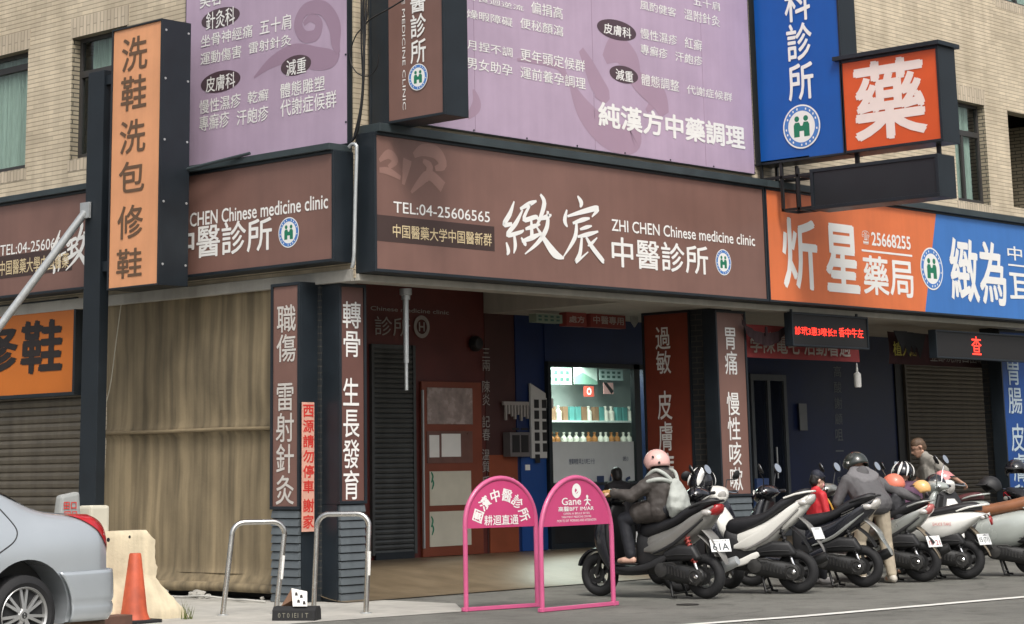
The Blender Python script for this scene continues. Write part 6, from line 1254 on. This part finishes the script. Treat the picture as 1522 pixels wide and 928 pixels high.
for s in (1, -1):
    q = MB(); b = V((.905, s * .295, 1.02)); hull(q, [(b, .038), (b + V((.06, 0, -.005)), .036)])
    for i in range(4): y_ = s * (.262 + .022 * i); chain(q, [(V((.945, y_, 1.035)), .014), (V((.985, y_, 1.01)), .013), (V((.975, y_, .98)), .012)])
    chain(q, [(b + V((.0, -s * .035, 0)), .016), (V((.955, s * .25, .99)), .013)]); bd(q, 'glove', gl, smooth=180, mod=fuse(.007, 2))
pk = mat('pale pink helmet shell', (.66, .40, .36), .3, 0, .04, 6, coat=.5); hm_ = shell(bd, 'helmet', pk, (.515, 0, 1.315), .122, -.5, .10)
q = MB(); q.lathe((.48, .128, 1.37), (0, 1, .35), [(.012, 0), (.010, .012), (0, .013)], 12); q.lathe((.42, .112, 1.315), (-.5, 1, .2), [(.014, 0), (.010, .010), (0, .011)], 8); bd(q, 'vent_plug', M['black'], hm_)
q = MB(); hull(q, [(V((.485, 0, 1.24)), .095), (V((.46, 0, 1.21)), .085)]); bd(q, 'hair', HAIR, smooth=180, mod=fuse(.01, 2))
# backpack
bgm = mat('pale grey bag cloth', (.36, .38, .35), .65, 0, .12, 6, bump=.2); bo = thing('backpack', 'pale grey drawstring bag on the back of the pink helmeted rider', 'bag', G(1050, 890) + V((0, 0, 1)), HG(97)); RM[bo.name] = RM[o.name]; bo.location = G(1050, 890)
bd2 = lambda mb, n, m, **k: mb.build(n, m, bo, local=True, scale=KS, **k)
q = MB(); hull(q, [(V((.30, .02, 1.10)), (.05, .07, .05)), (V((.255, .03, .96)), (.09, .15, .10)), (V((.25, .03, .88)), (.10, .17, .09)), (V((.27, .03, .82)), (.07, .13, .05))], 16, 10); bd2(q, 'sack', bgm, smooth=180, mod=fuse(.008, 2, .020, 8, 2))
for s in (1, -1): q = MB(); q.tube(spline([(.31, s * .05, 1.13), (.38, s * .12, 1.215), (.47, s * .135, 1.235), (.575, s * .13, 1.15), (.60, s * .15, 1.0)], 5), .020, 8); bd2(q, 'strap', bgm, smooth=60)
q = MB(); q.tube(spline([(.305, .05, 1.12), (.36, .19, 1.15), (.44, .235, 1.14), (.52, .24, 1.12)], 5), .022, 8); bd2(q, 'strap', bgm, smooth=60)
# leaning adult
o, T, bd = person('grey hooded adult in a dark helmet leaning over between the black and silver scooters', (5.86, -3.02, 0), HG(62), pose(pel=(-.02, 0, .82), che=(.18, 0, 1.02), nec=(.27, 0, 1.16), hea=(.34, 0, 1.235), pitch=.55, shL=(.22, .19, 1.08), shR=(.22, -.19, 1.07), elL=(.26, .30, .85), elR=(.03, -.37, .95), wrL=(.40, .27, .72), wrR=(-.09, -.53, .87), handR=(V((-.2, -1, -.3)), V((0, 0, -1))), hipL=(-.01, .09, .80), hipR=(-.01, -.09, .80), knR=(.03, -.15, .43), anR=(-.03, -.17, .075), toR=(.10, -.18, .035), anL=(.08, .14, .075), knL=(.10, .13, .45), toL=(.2, .15, .035)), KS, SK, mat('grey hooded jersey', (.085, .082, .085), .75, 0, .15, 8, bump=.15), mat('beige trousers', (.42, .36, .27), .75, 0, .1, 9), mat('pale beige shoes', (.50, .46, .40), .6, 0, .1, 9), .009, 1.08, hood=True, hem=V((-.03, 0, .84)), face=False)
q = MB(); hull(q, [(V((.20, .15, 1.12)), .055), (V((.20, -.15, 1.12)), .055), (V((.10, .07, 1.07)), .05), (V((.10, -.07, 1.07)), .05), (V((.24, .08, 1.19)), .05), (V((.24, -.08, 1.19)), .05)]); bd(q, 'hood', mat('pale grey hood lining', (.15, .145, .15), .8, 0, .12, 9), smooth=180, mod=fuse(.010, 3, .012, 12, 4))
hm_ = shell(bd, 'helmet', mat('dark green grey helmet', (.030, .036, .032), .25, 0, .1, 6, coat=.5), (.335, 0, 1.26), .128, .1, .45); q = MB(); q.obox((.30, .125, 1.28), (.03, 0, 0), (0, .006, 0), (0, 0, .012)); bd(q, 'helmet_sticker', M['paper'], hm_)
# boy in red
o, T, bd = person('boy in a red jacket and dark cap holding a yellow bag behind the black scooter', (5.47, -2.46, 0), HG(-25), pose(pel=(0, 0, .80), elL=(.05, .22, .98), wrL=(.20, .18, .86), elR=(.03, -.21, .98), wrR=(.20, -.16, .88)), .86, SK2, mat('red jacket cloth', (.50, .022, .030), .6, 0, .1, 7, bump=.1), mat('dark trousers', (.03, .03, .035), .7, 0, .2, 9), mat('white sneakers', (.55, .52, .50), .6, 0, .1, 9), .007, 1.0)
q = MB(); hull(q, [(T(-.02, 0, .05), .088), (T(.02, 0, .05), .083), (T(-.05, 0, .0), .072)]); bd(q, 'hair', HAIR, smooth=180, mod=fuse(.009, 2, .004, 30)); q = MB(); hull(q, [(T(-.005, 0, .085), .088), (T(.03, 0, .07), .080)]); hull(q, [(T(.09, .03, .075), .012), (T(.09, -.03, .075), .012), (T(.14, 0, .068), .012), (T(.06, 0, .09), .03)]); bd(q, 'cap', mat('dark blue cap', (.012, .014, .025), .7, 0, .2, 9), smooth=180, mod=fuse(.008, 2))
q = MB(); hull(q, [(T(.088, .0, -.035), .020), (T(.078, .035, -.045), .020), (T(.078, -.035, -.045), .020), (T(.072, 0, -.09), .022)]); bd(q, 'face_mask', mat('pink face mask', (.58, .30, .30), .7, 0, .08, 10), smooth=180, mod=fuse(.008, 2))
q = MB()
for y in (.032, -.032): q.ball(T(.086, y, .010), .009, 10, 8)
bd(q, 'eye', HAIR)
q = MB(); q.rings([superring(V((.24, -.10, z)), (.07, .07, 0), (-.03, .03, 0), 4, 18) for z in (.66, .68, .80, .92, .93)]); by = thing('shoulder_bag', 'yellow bag held by the boy in red', 'bag', (5.47, -2.46, 0), HG(-25)); q.build('bag_body', mat('yellow bag cloth', (.62, .36, .06), .6, 0, .12, 8), by, local=True, scale=.86, smooth=40); q = MB(); q.tube(spline([(.20, -.16, .92), (.12, -.18, 1.1), (.02, -.12, 1.28)], 5), .012, 6); q.build('bag_strap', MATS['yellow bag cloth'], by, local=True, scale=.86)
# child on the silver scooter
DL = lambda x, y, z: G(1372, 865) + Matrix.Rotation(HG(108), 3, 'Z') @ V((x, y, z)) * KS
o, T, bd = person('small child in a coral helmet sitting on the silver grey scooter', DL(.22, 0, 0), HG(108), dict(pel=(.0, 0, 1.03), che=(.03, 0, 1.20), nec=(.03, 0, 1.33), hea=(.05, 0, 1.42), yaw=-.3, shL=(.02, .13, 1.27), shR=(.02, -.13, 1.27), elL=(.12, .19, 1.10), elR=(.12, -.19, 1.10), wrL=(.27, .13, 1.04), wrR=(.27, -.13, 1.04), hipL=(.04, .08, 1.0), hipR=(.04, -.08, 1.0), knL=(.28, .17, .96), knR=(.28, -.17, .96), anL=(.26, .19, .68), anR=(.26, -.19, .68), toL=(.37, .19, .64), toR=(.37, -.19, .64)), .80, SK2, mat('black child jacket', (.020, .020, .024), .65, 0, .2, 8), mat('pink child trousers', (.40, .22, .22), .7, 0, .1, 8), M['black'], .006, 1.0)
q = MB(); helmet(q, (.055, 0, 1.455), .165, True, -.3, .05); hm_ = bd(q, 'helmet', mat('coral helmet shell', (.68, .185, .115), .4, 0, .05, 6, coat=.3), smooth=60); hm_.modifiers.new('thick', 'SOLIDIFY').thickness = .016
# adult behind with patterned helmet
o, T, bd = person('half hidden adult in a black and white striped helmet behind the coral helmeted child', (7.85, -2.25, 0), HG(60), pose(hea=(.05, 0, 1.35), nec=(.02, 0, 1.25)), .92, SK, mat('plum jacket', (.10, .045, .085), .7, 0, .15, 8), MATS['dark trousers'], M['black'], .007, 1.05)
q = MB(); helmet(q, (.05, 0, 1.40), .150, True, 0, .15); hm_ = bd(q, 'helmet', SM['gloss black'], smooth=60); hm_.modifiers.new('thick', 'SOLIDIFY').thickness = .016
def stripes(bdf, c, r, parent, arcs, m, rot=0):
    q = MB(); m3_ = Matrix.Rotation(rot, 3, 'Z')
    for az, w0 in arcs:
        L_ = []; R_ = []
        for i in range(13):
            t = i / 12; el = -.25 + 1.55 * t; w_ = w0 * sin(pi * min(1, max(.02, t))) ** .6
            for lst, s in ((L_, 1), (R_, -1)):
                b = az + s * w_ + .5 * t; lst.append(V(c) + m3_ @ V((cos(el) * cos(b) * r * 1.19, cos(el) * sin(b) * r * 1.05, sin(el) * r * 1.02)) * 1.135)
        k = len(L_); q.add(L_ + R_, [(i, i + 1, k + i + 1, k + i) for i in range(k - 1)])
    return bdf(q, 'stripe', m, parent, smooth=80)
stripes(bd, (.05, 0, 1.40), .150, hm_, ((2.2, .12), (2.9, .10), (3.6, .12), (1.5, .10), (4.3, .1)), M['paper'])
# man in a T-shirt
MX = PR(-.55).uv(1381, 700)[0]
o, T, bd = person('bare headed man in a grey t-shirt looking down behind the row of scooters', (MX, -.55, 0), HG(135), pose(pel=(-.02, 0, .88), che=(.0, 0, 1.16), nec=(.05, 0, 1.345), hea=(.12, 0, 1.44), pitch=.38, shL=(-.02, .18, 1.26), shR=(0, -.18, 1.26), elL=(-.22, .22, 1.08), wrL=(-.36, .15, 1.00), elR=(.10, -.24, 1.02), wrR=(.26, -.2, .92), hipL=(0, .09, .84), hipR=(0, -.09, .84), knL=(.04, .1, .46)), 1.13, SK, mat('grey cotton', (.27, .255, .225), .8, 0, .1, 8, bump=.1), MATS['black trousers'], M['black'], .010, 1.02, sleeves=.55)
q = MB(); hull(q, [(T(-.02, 0, .045), .086), (T(.01, 0, .055), .080), (T(-.04, 0, .0), .070)]); bd(q, 'hair', HAIRB, smooth=180, mod=fuse(.009, 2, .003, 40))
q = MB()
for y in (.032, -.032): q.ball(T(.088, y, .010), .0085, 10, 8)
bd(q, 'eye', HAIR)
q = MB(); chain(q, [(T(.088, .045, .036), .006), (T(.094, .02, .04), .006)]); chain(q, [(T(.088, -.045, .036), .006), (T(.094, -.02, .04), .006)]); bd(q, 'eyebrow', HAIRB)
# dim figure on a stool inside
o, T, bd = person('dim figure seated inside the pharmacy behind the glass', (7.55, 2.35, .28), HG(60), pose(pel=(0, 0, .60), che=(.05, 0, .86), nec=(.08, 0, 1.02), hea=(.12, 0, 1.12), shL=(.04, .16, .95), shR=(.04, -.16, .95), elL=(.12, .22, .74), elR=(.12, -.22, .74), wrL=(.32, .16, .68), wrR=(.32, -.16, .68), hipL=(.03, .09, .56), hipR=(.03, -.09, .56), knL=(.40, .12, .52), knR=(.40, -.12, .52), anL=(.38, .12, .08), anR=(.38, -.12, .08), toL=(.5, .12, .04), toR=(.5, -.12, .04)), .92, SK, mat('dark top', (.02, .018, .022), .7, 0, .2, 8), MATS['dark trousers'], M['black'], .006, 1.0)
o['label'] = 'dim dark-haired figure seated on a stool before the pharmacy glass'
q = MB(); hull(q, [(T(-.02, 0, .04), .090), (T(.02, 0, .045), .082), (T(-.06, 0, -.03), .075)]); bd(q, 'hair', HAIR, smooth=180, mod=fuse(.009, 2))
st = thing('stool', 'dark stool under the dim seated figure', 'stool', (7.55, 2.35, .28)); q = MB(); q.lathe((7.55, 2.35, .68), (0, 0, 1), [(.17, 0), (.18, .02), (.18, .04), (.16, .05), (0, .05)], 24); q.build('seat', M['black'], st, smooth=40)
for a in range(4): an = a * pi / 2 + .6; q = MB(); q.tube([(7.55 + .12 * cos(an), 2.35 + .12 * sin(an), .68), (7.55 + .2 * cos(an), 2.35 + .2 * sin(an), .28)], .014, 8); q.build('leg', M['black'], st, smooth=60)
# ------------------------------------------------------------------ loose helmets
def loose(label, c, r, rot, pitch, m, group=None, open_=True):
    o = thing('helmet', label, 'helmet', c, 0, group); q = MB(); helmet(q, c, r, open_, rot, pitch); h_ = q.build('shell', m, o, smooth=60); h_.modifiers.new('thick', 'SOLIDIFY').thickness = .018
    m_ = Matrix.Rotation(rot, 3, 'Z') @ Matrix.Rotation(pitch, 3, 'Y'); T_ = lambda x, y, z: V(c) + m_ @ V((x, y, z)) * r
    if open_:
        q = MB(); rs_ = [[T_((1.10 + e) * cos(b), 1.0 * sin(b), .42 - .10 * e / .3) for b in [-.9 + 1.8 * i / 12 for i in range(13)]] for e in (0, .15, .30)]
        q.v = [p for rr in rs_ for p in rr]; q.f = [[a * 13 + i, a * 13 + i + 1, (a + 1) * 13 + i + 1, (a + 1) * 13 + i] for a in (0, 1) for i in range(12)]; pk_ = q.build('peak', SM['trim'], o, smooth=60); pk_.modifiers.new('thick', 'SOLIDIFY').thickness = .01
    return o, h_, (lambda mb, n, mm, p=None, **k: mb.build(n, mm, p or o, **k))
def at(px, py, y): return PR(y).pt(*PR(y).uv(px, py))
c = at(1041, 716, -1.95); o, h_, bw = loose('black and white full helmet hung on the white faced scooter behind the rider', c, .150, HG(-120), .1, SM['gloss black'], open_=False)
stripes(bw, c, .150, h_, ((-2.6, .22), (-1.2, .16), (-3.4, .10), (.2, .15)), M['paper'], 0)
q = MB(); hull(q, [(c + V((-.02, -.02, -.03)), (.145, .145, .11)), (c + V((0, 0, -.12)), (.12, .12, .07))]); q.build('chin_guard', SM['gloss black'], o, smooth=60)
loose('pale yellow helmet resting on the silver scooter behind the coral helmeted child', DL(-.06, .05, .99), .105, HG(108), 0, mat('pale yellow shell', (.72, .42, .16), .35, 0, .05, 6, coat=.4))
c = at(1402, 714, -2.1); loose('pink open helmet hung on the chrome faced scooter', c, .135, HG(-60), 0, mat('rose helmet shell', (.62, .235, .235), .3, 0, .05, 6, coat=.5)); 
c = at(1390, 722, -2.25); loose('black open helmet hung just in front of the pink open one', c, .150, HG(170), .5, SM['gloss black'])
c = at(1472, 724, -2.3); loose('matt black helmet hung behind the brown seated scooter', c, .150, HG(150), .1, SM['trim'])
c = at(1510, 700, -1.9); loose('black helmet hung in front of the royal blue board', c, .165, HG(200), .1, SM['gloss black'])
# dark blue chair seen past the middle column
o = thing('chair', 'dark blue padded chair beside the middle column', 'chair', (10.6, 1.4, .25)); q = MB(); c = at(1131, 745, 1.4)
q.rings([superring(c + V((t * .1, 0, z)), (.20 - .02 * abs(z), 0, 0), (0, .045, 0), 3.5, 18) for t, z in ((0, -.42), (0, -.40), (.3, -.1), (.4, .08), (.4, .10))]); q.rings([superring(c + V((.04, 0, z)), (.16, 0, 0), (0, .05, 0), 3, 18) for z in (.13, .15, .28, .33)]); q.build('backrest', mat('dark blue vinyl', (.02, .045, .13), .5, 0, .1, 5), o, smooth=40); q = MB(); q.box(c.x - .2, c.x + .24, c.y - .05, c.y + .42, c.z - .50, c.z - .40); q.build('seat', MATS['dark blue vinyl'], o, bevel=.02)
for dx in (-.16, .2):
    for dy in (0, .38): q = MB(); q.tube([(c.x + dx, c.y + dy, c.z - .5), (c.x + dx, c.y + dy, .262)], .016, 8); q.build('leg', M['black'], o)
